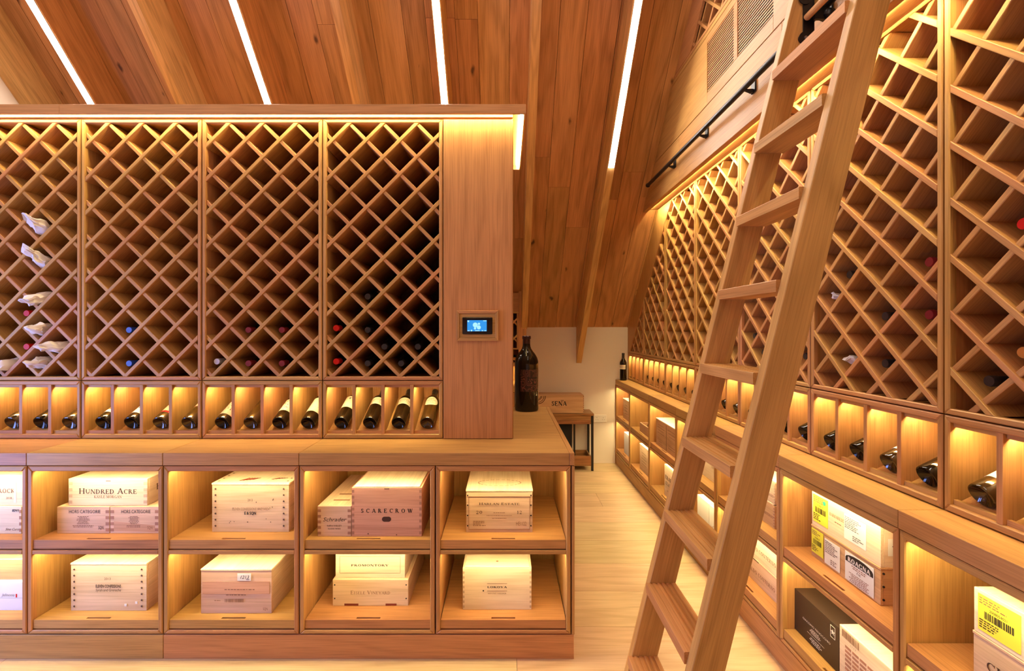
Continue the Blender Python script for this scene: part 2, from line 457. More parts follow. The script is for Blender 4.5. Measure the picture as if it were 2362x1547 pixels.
def sans(parent, text, x, z, h, mat, shear=0.0, width=None, y=-0.0008, rot=None, space=1.0, bold=0.0, name='lettering'):
    """lettering in Blender's built-in face, turned into a flat mesh"""
    cu = bpy.data.curves.new(name, 'FONT'); cu.body = text; cu.size = h/0.72; cu.shear = shear
    cu.align_x = 'CENTER'; cu.space_character = space; cu.resolution_u = 2; cu.offset = bold
    tmp = bpy.data.objects.new(name, cu); COL.objects.link(tmp)
    dg = bpy.context.evaluated_depsgraph_get()
    me = bpy.data.meshes.new_from_object(tmp.evaluated_get(dg)); bpy.data.objects.remove(tmp); bpy.data.curves.remove(cu)
    xs = [v.co.x for v in me.vertices] or [0, 1]
    k = (width/(max(xs)-min(xs))) if width else 1.0
    for v in me.vertices: v.co = Vector((v.co.x*k, 0.0, v.co.y))
    me.materials.clear(); me.materials.append(mat)
    o = bpy.data.objects.new(name, me); COL.objects.link(o); o.parent = parent
    o.matrix_local = rot if rot is not None else Matrix.Translation((x, y, z))
    return o

def fine_print(parent, x0, x1, z0, z1, rows, mat, y=-0.0008, seed=1, fill=0.8, align='c'):
    r = random.Random(seed); mb = MB(); dz = (z1-z0)/max(1, rows)
    for i in range(rows):
        w = (x1-x0)*r.uniform(fill*0.6, fill*1.15); w = min(w, x1-x0)
        a = (x0+x1)/2-w/2 if align == 'c' else x0
        z = z1-dz*(i+0.5); x = a
        while x < a+w:
            g_ = min(dz, .009); l = r.uniform(0.6, 1.8)*g_; e = min(x+l, a+w)
            q = min(dz*.24, .0020); mb.add([(x,y,z-q),(e,y,z-q),(e,y,z+q),(x,y,z+q)], [(0,1,2,3)]); x = e+g_*r.uniform(.2, .5)
    o = mb.build('fine_print', mat, parent); o['kind'] = 'stuff'; return o

def barcode(parent, x0, x1, z0, z1, mat, y=-0.0014, seed=3):
    r = random.Random(seed); mb = MB(); x = x0
    while x < x1:
        w = r.choice((.0008, .0012, .002, .003)); e = min(x+w, x1)
        mb.add([(x,y,z0),(e,y,z0),(e,y,z1),(x,y,z1)], [(0,1,2,3)]); x = e+r.choice((.0008, .0014, .0022))
    o = mb.build('barcode', mat, parent); o['kind'] = 'stuff'; return o

def star_pts(cx, cz, r): return [(cx+rr*math.sin(math.pi*i/5), cz+rr*math.cos(math.pi*i/5)) for i in range(10) for rr in ((r if i % 2 == 0 else r*.42),)]

# ------------------------------------------------------------------ setting
BACK, LEFT, RIGHT, FRONT = 5.15, -3.48, 1.76, -2.2
SL = 1.05; KK = math.sqrt(1+SL*SL); RIDGE_Y = 1.5; Z_BACK = 1.535
RIDGE_Z = Z_BACK+SL*(BACK-RIDGE_Y)
def ceil_z(y): return Z_BACK+SL*(BACK-y)

fl = MB().box(LEFT-.1, RIGHT+.1, FRONT-.1, BACK+.1, -.12, -.018).build('floor', M['slot']); tag(fl, 'pale oak plank floor', kind='structure')
y = BACK; row = 0
while y > FRONT:
    y0 = max(FRONT, y-.314)
    x = LEFT-(row*0.83 % 2.1)
    while x < RIGHT:
        x1 = x+2.35
        a, b = max(x, LEFT), min(x1, RIGHT)
        if b-a > .02:
            o = MB().box(-(b-a)/2+.0010, (b-a)/2-.0010, -(y-y0)/2+.0010, (y-y0)/2-.0010, -.018, 0).build('plank', floor_oak, fl)
            o.location = ((a+b)/2, (y+y0)/2, 0)
        x = x1
    y = y0; row += 1

wb = MB().box(LEFT-.1, RIGHT+.1, BACK, BACK+.1, 0, 1.62).build('wall_back', M['plaster']); tag(wb, 'low white plaster wall under the slope', kind='structure')
def gable(x0, x1, name, lab):
    poly = [(FRONT, 0), (BACK, 0), (BACK, Z_BACK), (RIDGE_Y, RIDGE_Z), (FRONT, Z_BACK)]
    return tag(MB().prism(poly, x0, x1, YZ).build(name, M['plaster']), lab, kind='structure')
gable(RIGHT, RIGHT+.1, 'wall_right', 'wall behind the long wine rack')
# left gable with an assumed, unseen glazed door opening, built in pieces
wl = MB()
DY0, DY1, DZ = 0.45, 1.75, 2.05
wl.prism([(FRONT,0),(DY0,0),(DY0,ceil_z(2*RIDGE_Y-DY0)),(FRONT,Z_BACK)], LEFT-.1, LEFT, YZ)
wl.prism([(DY0,DZ),(DY1,DZ),(DY1,ceil_z(DY1)),(RIDGE_Y,RIDGE_Z),(DY0,ceil_z(2*RIDGE_Y-DY0))], LEFT-.1, LEFT, YZ)
wl.prism([(DY1,0),(BACK,0),(BACK,Z_BACK),(DY1,ceil_z(DY1))], LEFT-.1, LEFT, YZ)
tag(wl.build('wall_left', M['plaster']), 'white plaster gable wall at far left', kind='structure')
dr = MB()
for a, b, c, d in ((DY0, DY0+.05, 0, DZ), (DY1-.05, DY1, 0, DZ), (DY0+.05, DY1-.05, DZ-.05, DZ)): dr.box(LEFT-.09, LEFT-.04, a, b, c, d)
tag(dr.build('assumed_door_1', oak['z']), 'assumed glazed door opening out of view, added for the blue light', kind='structure')  # frame round the assumed opening, added to go with the blue light
tag(MB().box(LEFT-.1, RIGHT+.1, FRONT-.1, FRONT, 0, 1.62).build('wall_front', M['plaster']), 'low white wall behind the camera', kind='structure')

# ceiling deck, planks and rafters
SLOPE_L = (BACK-RIDGE_Y)*KK
def slope_matrix(x=0.0):
    d = Vector((0, -1, SL))/KK; n = Vector((0, -SL, -1))/KK; yv = n.cross(d)
    m = Matrix.Identity(4)
    for i, c in enumerate((d, yv, n)):
        for j in range(3): m[j][i] = c[j]
    m.translation = (x, BACK, Z_BACK); return m
cl = MB().prism([(BACK+.1, Z_BACK-.105), (BACK+.1, Z_BACK+.1), (RIDGE_Y, RIDGE_Z+.26), (FRONT-.1, Z_BACK+.1), (FRONT-.1, Z_BACK-.105), (RIDGE_Y, RIDGE_Z)],
                LEFT-.1, RIGHT+.1, YZ)
# the deck sits just above the planks
cl.v = [(a, b, c+.03) for a, b, c in cl.v]
cl = cl.build('ceiling', wood('deck_oak', OAK_CEIL, 'x')); tag(cl, 'steep oak-boarded ceiling', kind='structure')
x = LEFT; k = 0
while x < RIGHT:
    w = rnd.choice((.155, .175, .19, .205, .22)); x1 = min(x+w, RIGHT)
    s = -rnd.uniform(0.3, 1.9)
    while s < SLOPE_L:
        e = s+rnd.uniform(2.0, 2.9)
        a, b = max(s, 0), min(e, SLOPE_L)
        if b-a > .05:
            t = rnd.uniform(0, .0025)
            o = MB().box(-(b-a)/2+.0008, (b-a)/2-.0008, -(x1-x)/2+.0016, (x1-x)/2-.0016, -.016, -t).build('plank', ceil_oak, cl)
            o.matrix_local = slope_matrix((x+x1)/2) @ Matrix.Translation(((a+b)/2, 0, 0))
        s = e
    x = x1; k += 1
RN, RS = .4025/KK, .4025*SL/KK          # rafter depth seen square to the slope, and its shift along it
RAF = [.825, .194, -.437, -1.068, -1.699, -2.330, -2.960, -3.449]
for i, xr in enumerate(RAF):
    s0 = 0.0 if xr > .3 else (BACK-4.785)*KK
    poly = [(s0, 0), (s0-RS, RN), (SLOPE_L-RS-.2, RN), (SLOPE_L-.02, 0)]
    o = MB().prism(poly, -.029, .029, lambda u, v, a: (u, a, v)).build('rafter', beam_oak, cl)
    o.matrix_local = slope_matrix(xr)
def s_at(y): return (BACK-y)*KK-RS
for i, (xr, lab) in enumerate(((.825, 'long white linear light on a rafter, nearest the ladder wall'), (-.437, 'white linear light on a rafter above the plain end of the island'),
                               (-1.699, 'white linear light on a rafter, second from the left'), (-2.96, 'white linear light on a rafter, leftmost of four'))):
    t = empty('ceiling_light', (0, 0, 0), 0, lab, 'light', 'linear lights on the rafters')
    t.matrix_world = slope_matrix(xr)
    a, b = s_at(3.575), s_at(1.95)
    MB().box(a, b, -.0235, .0235, RN, RN+.006).build('housing', M['plastic'], t)
    MB().box(a+.001, b-.001, -.0215, .0215, RN+.006, RN+.009).build('diffuser', M['led_ceil'], t)
# fill lights added on the unseen front slope, above and behind the camera
def front_matrix(x):
    d = Vector((0, 1, SL))/KK; n = Vector((0, SL, -1))/KK; yv = n.cross(d)
    m = Matrix.Identity(4)
    for i, c in enumerate((d, yv, n)):
        for j in range(3): m[j][i] = c[j]
    m.translation = (x, 2*RIDGE_Y-BACK, Z_BACK); return m
for xr, lab in ((.825, 'rightmost white linear light on the front slope'), (-.437, 'white linear light on the front slope, second from the right'), (-1.699, 'white linear light on the front slope, second from the left'), (-2.96, 'leftmost white linear light on the front slope')):
    t = empty('ceiling_light', (0, 0, 0), 0, lab, 'light', 'added fill lights on the front slope')
    t.matrix_world = front_matrix(xr)
    a, b = s_at(3.3), s_at(1.95)
    MB().box(a, b, -.0235, .0235, RN, RN+.006).build('housing', M['plastic'], t)
    MB().box(a+.001, b-.001, -.0215, .0215, RN+.006, RN+.009).build('diffuser', M['led_fill'], t)
    o = MB().prism([(0, 0), (-RS, RN), (SLOPE_L-RS-.2, RN), (SLOPE_L-.02, 0)], -.029, .029, lambda u, v, a: (u, a, v)).build('rafter', beam_oak, cl)
    o.matrix_local = front_matrix(xr)

# ------------------------------------------------------------------ joinery units, built in a frame: x right, y into the unit, z up
U = .6265; G = .003
def frame(root, W, z0, z1, st, top, bot, depth=.022, c=.0035):
    a, b = G, W-G
    pc = oak['z'], oak['x']
    MB().prism([(a, z0), (a+st, z0+bot), (a+st, z1-top), (a, z1)], 0, depth, XZ, c).build('frame_stile', pc[0], root)
    MB().prism([(b-st, z0+bot), (b, z0), (b, z1), (b-st, z1-top)], 0, depth, XZ, c).build('frame_stile', pc[0], root)
    MB().prism([(a, z1), (a+st, z1-top), (b-st, z1-top), (b, z1)], 0, depth, XZ, c).build('frame_rail', pc[1], root)
    MB().prism([(a, z0), (b, z0), (b-st, z0+bot), (a+st, z0+bot)], 0, depth, XZ, c).build('frame_rail', pc[1], root)

def slotted(x0, x1, y0, y1, z0, z1, xa, xb, ya, yb, zs):
    xs, ys = (x0, xa, xb, x1), (y0, ya, yb, y1); v, f = [], []
    idx = {}
    for i in range(4):
        for j in range(4): idx[i, j] = len(v); v.append((xs[i], ys[j], z1))
    for i in range(3):
        for j in range(3):
            if (i, j) != (1, 1): f.append((idx[i,j], idx[i+1,j], idx[i+1,j+1], idx[i,j+1]))
    o = len(v); v += [(xa,ya,zs),(xb,ya,zs),(xb,yb,zs),(xa,yb,zs),(x0,y0,z0),(x1,y0,z0),(x1,y1,z0),(x0,y1,z0)]
    q = [idx[1,1], idx[2,1], idx[2,2], idx[1,2]]
    for i in range(4): f.append((q[i], o+i, o+(i+1)%4, q[(i+1)%4]))
    f.append((o, o+1, o+2, o+3)); f.append((o+7, o+6, o+5, o+4))
    f.append((o+4, o+5, idx[3,0], idx[2,0], idx[1,0], idx[0,0])); f.append((o+5, o+6, idx[3,3], idx[3,2], idx[3,1], idx[3,0]))
    f.append((o+6, o+7, idx[0,3], idx[1,3], idx[2,3], idx[3,3])); f.append((o+7, o+4, idx[0,0], idx[0,1], idx[0,2], idx[0,3]))
    return MB().add(v, f)

TRAY_U, TRAY_L = .5457, .177
def lower_cabinet(W, loc, rz, label, group):
    r = empty('display_cabinet', loc, rz, label, 'cabinet', group)
    frame(r, W, .1156, .888, .0205, .0243, .0169)
    MB().box(G+.0205, W-G-.0205, .001, .022, .4817, .4993, .0015).build('frame_rail', oak['x'], r)
    for a in (G, W-G-.018): MB().box(a, a+.018, .0225, .60, .1156, .888).build('side_panel', oak['z'], r)
    MB().box(.0205, W-.0205, .582, .60, .1156, .888).build('back_panel', oak['z'], r)
    MB().box(.0205, W-.0205, .0225, .58, .874, .888).build('top_board', oak['x'], r)
    MB().box(.0205, W-.0205, .045, .58, .4830, .5043).build('divider_board', oak['x'], r)
    MB().box(.0225, W-.0225, .0224, .0448, .4935, .5043).build('light_cover', oak['x'], r)
    MB().box(.0205, W-.0205, .0225, .58, .1156, .1375).build('bottom_board', oak['x'], r)
    for zt, zb in ((TRAY_U, .5055), (TRAY_L, .1385)):
        slotted(.0250, W-.0250, .006, .56, zb, zt, W/2-.055, W/2+.055, .016, .026, zt-.014).build('pull_out_tray', oak['x'], r)
    for a in (.0203, W-.0248):
        for zt in (TRAY_U, TRAY_L): MB().box(a, a+.0045, .05, .55, zt-.022, zt-.012).build('drawer_runner', M['steel'], r)
    for z in (.8665, .4860):
        MB().box(.035, W-.03, .0245, .0345, z, z+.005).build('light_strip', M['led_cubby'], r)
    return r

D_Z0, D_Z1, SLOPE = .9515, 1.2495, math.radians(26)
CELL = (U-2*G-2*.018-3*.0175)/4
def cell_x(i, W=U, n=4):
    c = (W-2*G-2*.018-(n-1)*.0175)/n
    return G+.018+c/2+i*(c+.0175)
def display_unit(W, loc, rz, label, group, n=4, depth=.31):
    r = empty('bottle_display', loc, rz, label, 'rack', group)
    frame(r, W, D_Z0, D_Z1, .018, .0205, .0225)
    c = (W-2*G-2*.018-(n-1)*.0175)/n
    for a in (G, W-G-.016): MB().box(a, a+.016, .0225, depth+.012, D_Z0, D_Z1).build('side_panel', oak['z'], r)
    MB().box(.018, W-.018, depth, depth+.012, D_Z0, D_Z1).build('back_panel', oak['z'], r)
    MB().box(.018, W-.018, .0225, depth, 1.2370, D_Z1).build('top_board', oak['x'], r)
    MB().box(.018, W-.018, .0225, depth, D_Z0, .962).build('bottom_board', oak['x'], r)
    for i in range(n):
        x0 = G+.018+i*(c+.0175); x1 = x0+c
        if i < n-1: MB().box(x1, x1+.0175, .002, depth, .974, 1.229, .0012).build('divider', oak['z'], r)
        MB().box(x0+.001, x1-.001, .013, .026, .974, .990).build('sill', oak['x'], r)
        MB().box(x0+.001, x1-.001, .013, .023, 1.215, 1.229).build('light_baffle', oak['x'], r)
        ta = math.tan(SLOPE)
        MB().prism([(.030, .970), (depth, .970+ta*(depth-.03)), (depth, .982+ta*(depth-.03)), (.030, .982)], x0+.001, x1-.001, YZ).build('cradle_board', oak['y'], r)
        MB().box(x0+.012, x1-.012, .026, .034, 1.2235, 1.2285).build('light_strip', M['led_disp'], r)
    return r

L_Z0, L_Z1, P, BT = 1.2535, 2.605, .1755, .018
L_TOP, L_BOT = 2.588, 1.272
def lattice(r, opening, xc, ztop, flip, depth=.34):
    """crossed boards clipped to the opening polygon; 'flip' makes the falling boards the front ones"""
    hw = BT/2*R2
    xs = [p[0] for p in opening]; zs = [p[1] for p in opening]
    for fam in (0, 1):
        front = .002 if (fam == 0) != flip else .0085
        c0 = xc-ztop if fam == 0 else xc+ztop
        for k in range(-40, 41):
            c = c0+k*P; sg = -1 if fam == 0 else 1           # x + sg*z = c
            poly = clip_half(clip_half(opening, 1, sg, c+hw), -1, -sg, -(c-hw))
            if len(poly) < 3 or abs(area(poly)) < 4e-4: continue
            mx, mz = sum(p[0] for p in poly)/len(poly), sum(p[1] for p in poly)/len(poly)
            al = Vector((1, 0, 1 if fam == 0 else -1))/R2; yv = Vector((0, 1, 0)); ac = al.cross(yv)
            loc = [((p[0]-mx)*al.x+(p[1]-mz)*al.z, (p[0]-mx)*ac.x+(p[1]-mz)*ac.z) for p in poly]
            if area(loc) < 0: loc = loc[::-1]
            m = Matrix.Identity(4)
            for i, cc in enumerate((al, yv, ac)):
                for j in range(3): m[j][i] = cc[j]
            m.translation = (mx, 0, mz)
            MB().prism(loc, front, depth, XZ, .0018).build('lattice_board', oak['x'], r, matrix=m)

def wine_rack(W, loc, rz, label, group, flip=False, cut=None, depth=.345, phase=None):
    ph = phase or (W/2, L_TOP)                              # one crossing of the boards, in unit coordinates
    """cut = (x0, z0): everything left/above the 46-degree line through that point is missing"""
    r = empty('wine_rack', loc, rz, label, 'rack', group)
    op = [(G+.018, L_BOT), (W-G-.018, L_BOT), (W-G-.018, L_TOP), (G+.018, L_TOP)]
    if cut is None:
        frame(r, W, L_Z0, L_Z1, .018, .017, .0185)
        for a in (G, W-G-.016): MB().box(a, a+.016, .0225, depth+.01, L_Z0, L_Z1).build('side_panel', oak['z'], r)
        MB().box(.018, W-.018, depth, depth+.01, L_Z0, L_Z1).build('back_panel', shade_oak, r)
        MB().box(.018, W-.018, .0225, depth, L_Z1-.013, L_Z1).build('top_board', oak['x'], r)
        MB().box(.018, W-.018, .0225, depth, L_Z0, L_Z0+.013).build('bottom_board', oak['x'], r)
        lattice(r, op, *ph, flip, depth)
    else:
        cx, cz = cut                                        # line z = cz + SL*(x-cx)
        half = lambda p, off: clip_half(p, -SL, 1, cz-SL*cx-off)
        outer = half([(G, L_Z0), (W-G, L_Z0), (W-G, L_Z1), (G, L_Z1)], 0)
        inner = half(op, .016)
        n = len(outer)
        # sloped trim following the ceiling
        zl = lambda x, off=0: cz+SL*(x-cx)-off
        xa, xb = max(G, cx+(L_Z0+.016-cz)/SL), min(W-G, cx+(L_Z1-cz)/SL)
        d = Vector((1, 0, SL)).normalized()
        MB().prism([(xa, zl(xa, .016)), (xb, zl(xb, .016)), (xb, zl(xb)), (xa, zl(xa))], 0, depth, XZ, .0015).build('sloped_trim', oak['z'], r)
        def part(poly, y0, y1, nm, mt):
            q = half(poly, .0165)
            if len(q) >= 3 and abs(area(q)) > 1e-5: MB().prism(q, y0, y1, XZ, .0 if y0 > .02 else .0015).build(nm, mt, r)
        for a in (G, W-G-.018):
            part([(a, L_Z0), (a+.018, L_Z0), (a+.018, L_Z1), (a, L_Z1)], 0, .022, 'frame_stile', oak['z'])
            part([(a, L_Z0), (a+.016, L_Z0), (a+.016, L_Z1), (a, L_Z1)], .0225, depth, 'side_panel', oak['z'])
        part([(G+.018, L_Z0), (W-G-.018, L_Z0), (W-G-.018, L_BOT), (G+.018, L_BOT)], 0, .022, 'frame_rail', oak['x'])
        part([(G+.018, L_TOP), (W-G-.018, L_TOP), (W-G-.018, L_Z1), (G+.018, L_Z1)], 0, .022, 'frame_rail', oak['x'])
        part([(G+.02, L_Z0), (W-G-.02, L_Z0), (W-G-.02, L_Z1), (G+.02, L_Z1)], depth, depth+.01, 'back_panel', shade_oak)
        part([(G+.018, L_Z0), (W-G-.018, L_Z0), (W-G-.018, L_BOT-.006), (G+.018, L_BOT-.006)], .0225, depth, 'bottom_board', oak['x'])
        lattice(r, inner, *ph, flip, depth)
    return r

# ------------------------------------------------------------------ bottles
BORD = [(.0, .020), (.016, .014), (.029, .004), (.033, .0), (.0362, .0015), (.0375, .006), (.0375, .188), (.0368, .198), (.033, .211), (.026, .223), (.0195, .234), (.0160, .244), (.0148, .256), (.0143, .285), (.0156, .286), (.0156, .299), (.0142, .301), (.0, .301)]
CAPS = [(.0158, .2475), (.0153, .257), (.0150, .284), (.0163, .2855), (.0163, .2995), (.0150, .3022), (.0, .3022)]
bottle_meshes = {}
def bottle(loc, rx, rz, label, group, cap='darkfoil', lab=None, glass='glass', scale=1.0, name='wine_bottle', parent_mat=None):
    if 'body' not in bottle_meshes:
        bottle_meshes['body'] = {g: MB().lathe(BORD, 28).mesh('bottle_body', M[g], True) for g in ('glass', 'glass_brown')}
        bottle_meshes['caps'] = {}
    t = empty(name, loc, 0, label, 'bottle', group)
    t.rotation_euler = (rx, 0, rz); t.rotation_mode = 'XYZ'; t.scale = (scale,)*3
    o = bpy.data.objects.new('glass_body', bottle_meshes['body'][glass]); COL.objects.link(o); o.parent = t
    if cap:
        if cap not in bottle_meshes['caps']: bottle_meshes['caps'][cap] = MB().lathe(CAPS, 20).mesh('capsule', M[cap], True)
        c = bpy.data.objects.new('capsule', bottle_meshes['caps'][cap]); COL.objects.link(c); c.parent = t
    if lab:
        mat, z0, z1, half, kind = lab
        p = MB().arc(.0376, -half, half, z0, z1, 14, oval=(kind == 'oval')).build('label', M[mat], t, True)
        r = random.Random(sum(map(ord, mat+kind))+int(z0*1000))
        if kind in ('text', 'oval', 'ornate'):
            m = MB(); h = z1-z0
            for i, (f, w) in enumerate(((.70, .55), (.52, .8), (.36, .6), (.22, .7))):
                if kind == 'oval': w *= .7
                x = -half*w
                while x < half*w:
                    e = min(half*w, x+r.uniform(.04, .14)); m.arc(.0383, x, e, z0+h*f, z0+h*(f+(.09 if i < 2 else .05)), 3, .0002); x = e+.05
            m.build('label_print', M['ink_soft'], p)['kind'] = 'stuff'
        elif kind == 'sketch':
            m = MB()
            for i in range(26):
                a = r.uniform(-half*.7, half*.7); z = z0+(z1-z0)*r.uniform(.2, .85); m.arc(.0383, a, a+r.uniform(.06, .2), z, z+r.uniform(.002, .006), 3, .0002)
            m.build('label_print', M['ink_red' if mat == 'cream' else 'ink'], p)['kind'] = 'stuff'
        elif kind == 'dots':
            m = MB()
            for i in range(10):
                a = -half*.5+half*.33*(i % 4); z = z0+(z1-z0)*(.3+.2*(i//4)); m.arc(.0383, a, a+.05, z, z+.003, 2, .0002)
            m.build('label_print', M['ink'], p)['kind'] = 'stuff'
        elif kind == 'crest':
            MB().arc(.0383, -.12, .12, z0+(z1-z0)*.70, z0+(z1-z0)*.86, 4, .0002).build('label_crest', M['steel'], p)
        elif kind == 'emblem':
            MB().arc(.0383, -.35, .05, z0+(z1-z0)*.35, z0+(z1-z0)*.60, 6, .0002, True).build('label_crest', M['blue'], p)
        elif kind == 'band':
            MB().arc(.0383, -half, half, z0, z0+.012, 12, .0002).build('label_band', M['red'], p)
        elif kind == 'backstrip':
            MB().arc(.0383, -.6, .9, z0, z0+.022, 12, .0002).build('label_band', M['paper'], p)
    return t

TILT = -(math.pi/2-SLOPE)
def display_bottle(ox, oy, rz, xc, label, group, **k):
    """bottle on the cradle of a display cell: base towards the viewer, neck up and back"""
    base = Vector((xc, .0285, 1.0245))
    R = Matrix.Rotation(rz, 4, 'Z'); p = R @ base
    t = bottle((ox+p.x, oy+p.y, p.z), 0, 0, label, group, **k)
    t.rotation_euler = (R @ Matrix.Rotation(TILT, 4, 'X')).to_euler()
    return t

def rack_cell(xl, z, phase=None, W=U):
    """nearest lattice cell to a local point; gives the line a bottle's axis takes in it"""
    best = None
    px_, pz_ = phase or (W/2, L_TOP)
    for i in range(-12, 13):
        for j in range(-20, 21):
            if (i+j) % 2 == 0: continue
            cx, cz = px_+i*P/2, pz_-j*P/2
            if not (G+.045 < cx < W-G-.045 and L_BOT+.06 < cz < L_TOP): continue
            d = math.hypot(cx-xl, cz-.0215-z)
            if best is None or d < best[0]: best = (d, cx, cz)
    x = min(max(best[1], G+.018+.039), W-G-.018-.039)          # kept clear of the stiles, riding up the board
    return x, best[2]-.0215+abs(x-best[1])
def rack_bottle(ox, oy, rz, xl, z, label, group, nose=.030, phase=None, **k):
    cx, cz = rack_cell(xl, z, phase)
    R = Matrix.Rotation(rz, 4, 'Z'); p = R @ Vector((cx, nose+.302, cz))
    t = bottle((ox+p.x, oy+p.y, p.z), 0, 0, label, group, **k)
    t.rotation_euler = (R @ Matrix.Rotation(math.pi/2, 4, 'X')).to_euler()
    return t

# ------------------------------------------------------------------ island
YF, YR = 2.0945, 2.360
SEAM = [-2.8315, -2.205, -1.5785, -.952, -.3255, .301]
LC = ['oak cubby cabinet at the left edge of the island, cut off by the frame', 'oak cubby cabinet holding the stacked pale cases, second from the island left',
      'oak cubby cabinet in the middle of the island with a starred case above', 'oak cubby cabinet fourth from the island left with reddish big case', 'oak cubby cabinet at the right end of the island, one case per shelf']
proto = None
for i in range(5):
    if proto is None: proto = lower_cabinet(U, (SEAM[0], YF, 0), 0, LC[0], 'island cubby cabinets')
    else: dup(proto, (SEAM[i], YF, 0), 0, LC[i])
for a, b, lab in ((-2.8315, -1.5785, 'left length of island plinth'), (-1.5785, .314, 'right length of island plinth ending at the aisle')):
    tag(MB().box(a+.001, b-.001, YF+.002, 3.33, 0, .1105, .0015).build('plinth', oak['x']), 'oak plinth board, '+lab, 'plinth', 'island plinths')
t = empty('island_end_panel', (0, 0, 0), 0, 'tall narrow oak end panel closing the island at the aisle', 'panel')
MB().box(.3035, .3165, YF+.001, 3.334, .1125, .888, .0015).build('panel_board', oak['z'], t)
tag(MB().box(SEAM[0], .302, 3.314, 3.332, .1125, .888).build('island_rear_panel', oak['x']), 'oak panel closing the rear of the island base', 'panel')
TOPS = [(-2.8315, -2.205), (-2.205, -1.5785), (-1.5785, -.952), (-.952, .3165)]
TL = ['leftmost oak worktop section of the island', 'oak worktop section over the second island cabinet', 'oak worktop section over the middle island cabinet', 'long oak worktop section at the island right end, under the big bottle']
for (a, b), lab in zip(TOPS, TL):
    t = empty('worktop', ((a+b)/2, YF-.002, .949), 0, lab, 'worktop', 'island worktop sections')
    hw = (b-a)/2-.0012; last = b > 0
    MB().box(-hw, hw-(.024 if last else 0), 0.0, 1.243, -.057, 0, .0012).build('worktop_board', oak['x'], t)
    if last: MB().box(hw-.0228, hw, 0.0, 1.243, -.057, 0, .0012).build('edge_lipping', oak['y'], t)
DL = ['lit bottle display at the left edge of the island', 'lit bottle display of bottles with orange and pink labels, second from left', 'lit bottle display third from left on the island', 'lit bottle display at the right, all labels in view, beside the plain panel']
RL = ['oak lattice wine rack at the left edge with tissue-wrapped bottles', 'oak lattice wine rack with two blue-capped bottles', 'oak lattice wine rack with four dark red-capped bottles', 'oak lattice wine rack beside the plain panel with dark bottles']
rack0 = disp0 = None
for i in range(4):
    if rack0 is None:
        rack0 = wine_rack(U, (SEAM[0], YR, 0), 0, RL[0], 'island lattice racks'); disp0 = display_unit(U, (SEAM[0], YR, 0), 0, DL[0], 'island bottle displays')
    else:
        dup(rack0, (SEAM[i], YR, 0), 0, RL[i]); dup(disp0, (SEAM[i], YR, 0), 0, DL[i])
t = empty('cabinet_end', (0, 0, 0), 0, 'plain vertical oak panel box at the island end carrying the touch screen', 'panel')
MB().box(-.3235, .0345, YR-.003, YR+.015, .9515, 2.604, .0012).build('front_panel', oak['z'], t)
MB().box(.0218, .038, YR+.0155, 3.07, .9515, 2.604, .001).build('side_panel', oak['z'], t)
MB().box(-.3235, .0215, 3.052, 3.07, .9515, 2.604).build('back_panel', oak['z'], t)
MB().box(-.3235, -.308, YR+.0155, 3.051, .9515, 2.604).build('inner_panel', oak['z'], t)
tag(MB().box(SEAM[0], -.3255, 3.052, 3.07, .9515, 2.604).build('rack_rear_panel', oak['z']), 'oak panel closing the rear of the island racks', 'panel')
# crown with its hidden warm strips
for a, b, lab in ((-2.90, -2.255, 'left length of the oak crown shelf over the island racks'), (-2.255, .1015, 'right length of the oak crown shelf over the island racks')):
    t = empty('crown_shelf', (0, 0, 0), 0, lab, 'shelf', 'island crown')
    MB().box(a+.0005, b, 2.313, 3.135, 2.636, 2.653).build('top_board', oak['x'], t)
    MB().box(a+.0005, b, 2.297, 2.3125, 2.607, 2.653, .001).build('fascia', oak['x'], t)
    if b > 0:
        MB().box(.0925, .1015, 2.3130, 3.135, 2.612, 2.6355, .0005).build('end_fascia', oak['y'], t)
        MB().box(.0735, .0875, 2.335, 3.115, 2.622, 2.628).build('light_strip', M['led_cove'], t)
        MB().box(.039, .0915, 3.118, 3.134, 2.610, 2.6355).build('end_block', oak['x'], t)
    MB().box(max(a, -2.83), min(b, .088), 2.314, 2.330, 2.6285, 2.6335).build('light_strip', M['led_cove'], t)
t = tag(MB().box(SEAM[0], .036, 2.352, 3.07, 2.6125, 2.6355, .001).build('frieze', oak['x']), 'glowing oak frieze strip above the island racks', 'moulding')
MB().box(SEAM[0], .034, 2.366, 3.06, 2.6057, 2.6120).build('shadow_batten', oak['x'], t)

# touch screen in its surround
YP = YR-.003
t = empty('control_panel', (PX(1101.5, YP), YP, PZ(751, YP)), 0, 'small black touch screen with blue display in a square oak surround', 'screen')
w, h = .5*97*YP/F, .5*70*YP/F
for poly, ax in (([(-w,h),(w,h),(w-.016,h-.016),(-w+.016,h-.016)], 'x'), ([(-w,-h),(-w+.016,-h+.016),(w-.016,-h+.016),(w,-h)], 'x'),
                 ([(-w,-h),(-w,h),(-w+.016,h-.016),(-w+.016,-h+.016)], 'z'), ([(w,-h),(w-.016,-h+.016),(w-.016,h-.016),(w,h)], 'z')):
    MB().prism(poly, -.012, -.0005, XZ, .002).build('surround_strip', oak[ax], t)
MB().box(-w+.0165, w-.0165, -.005, -.0005, -h+.0165, h-.0165).build('surround_plate', oak['x'], t)
bw, bh = .5*69*YP/F, .5*39*YP/F
MB().box(-bw, bw, -.013, -.0055, -bh, bh, .003).build('bezel', M['bezel'], t)
sx0, sx1, sz0, sz1 = -.052, .048, -.0285, .0285
scr = MB().box(sx0, sx1, -.0136, -.0131, sz0, sz1).build('display', M['screen'], t)
def disc(cx, cz, r, nm, y=-.0138):
    MB().prism([(cx+r*math.cos(2*math.pi*i/20), cz+r*math.sin(2*math.pi*i/20)) for i in range(20)], y-.0002, y, XZ).build(nm, M['screen_white'], scr)
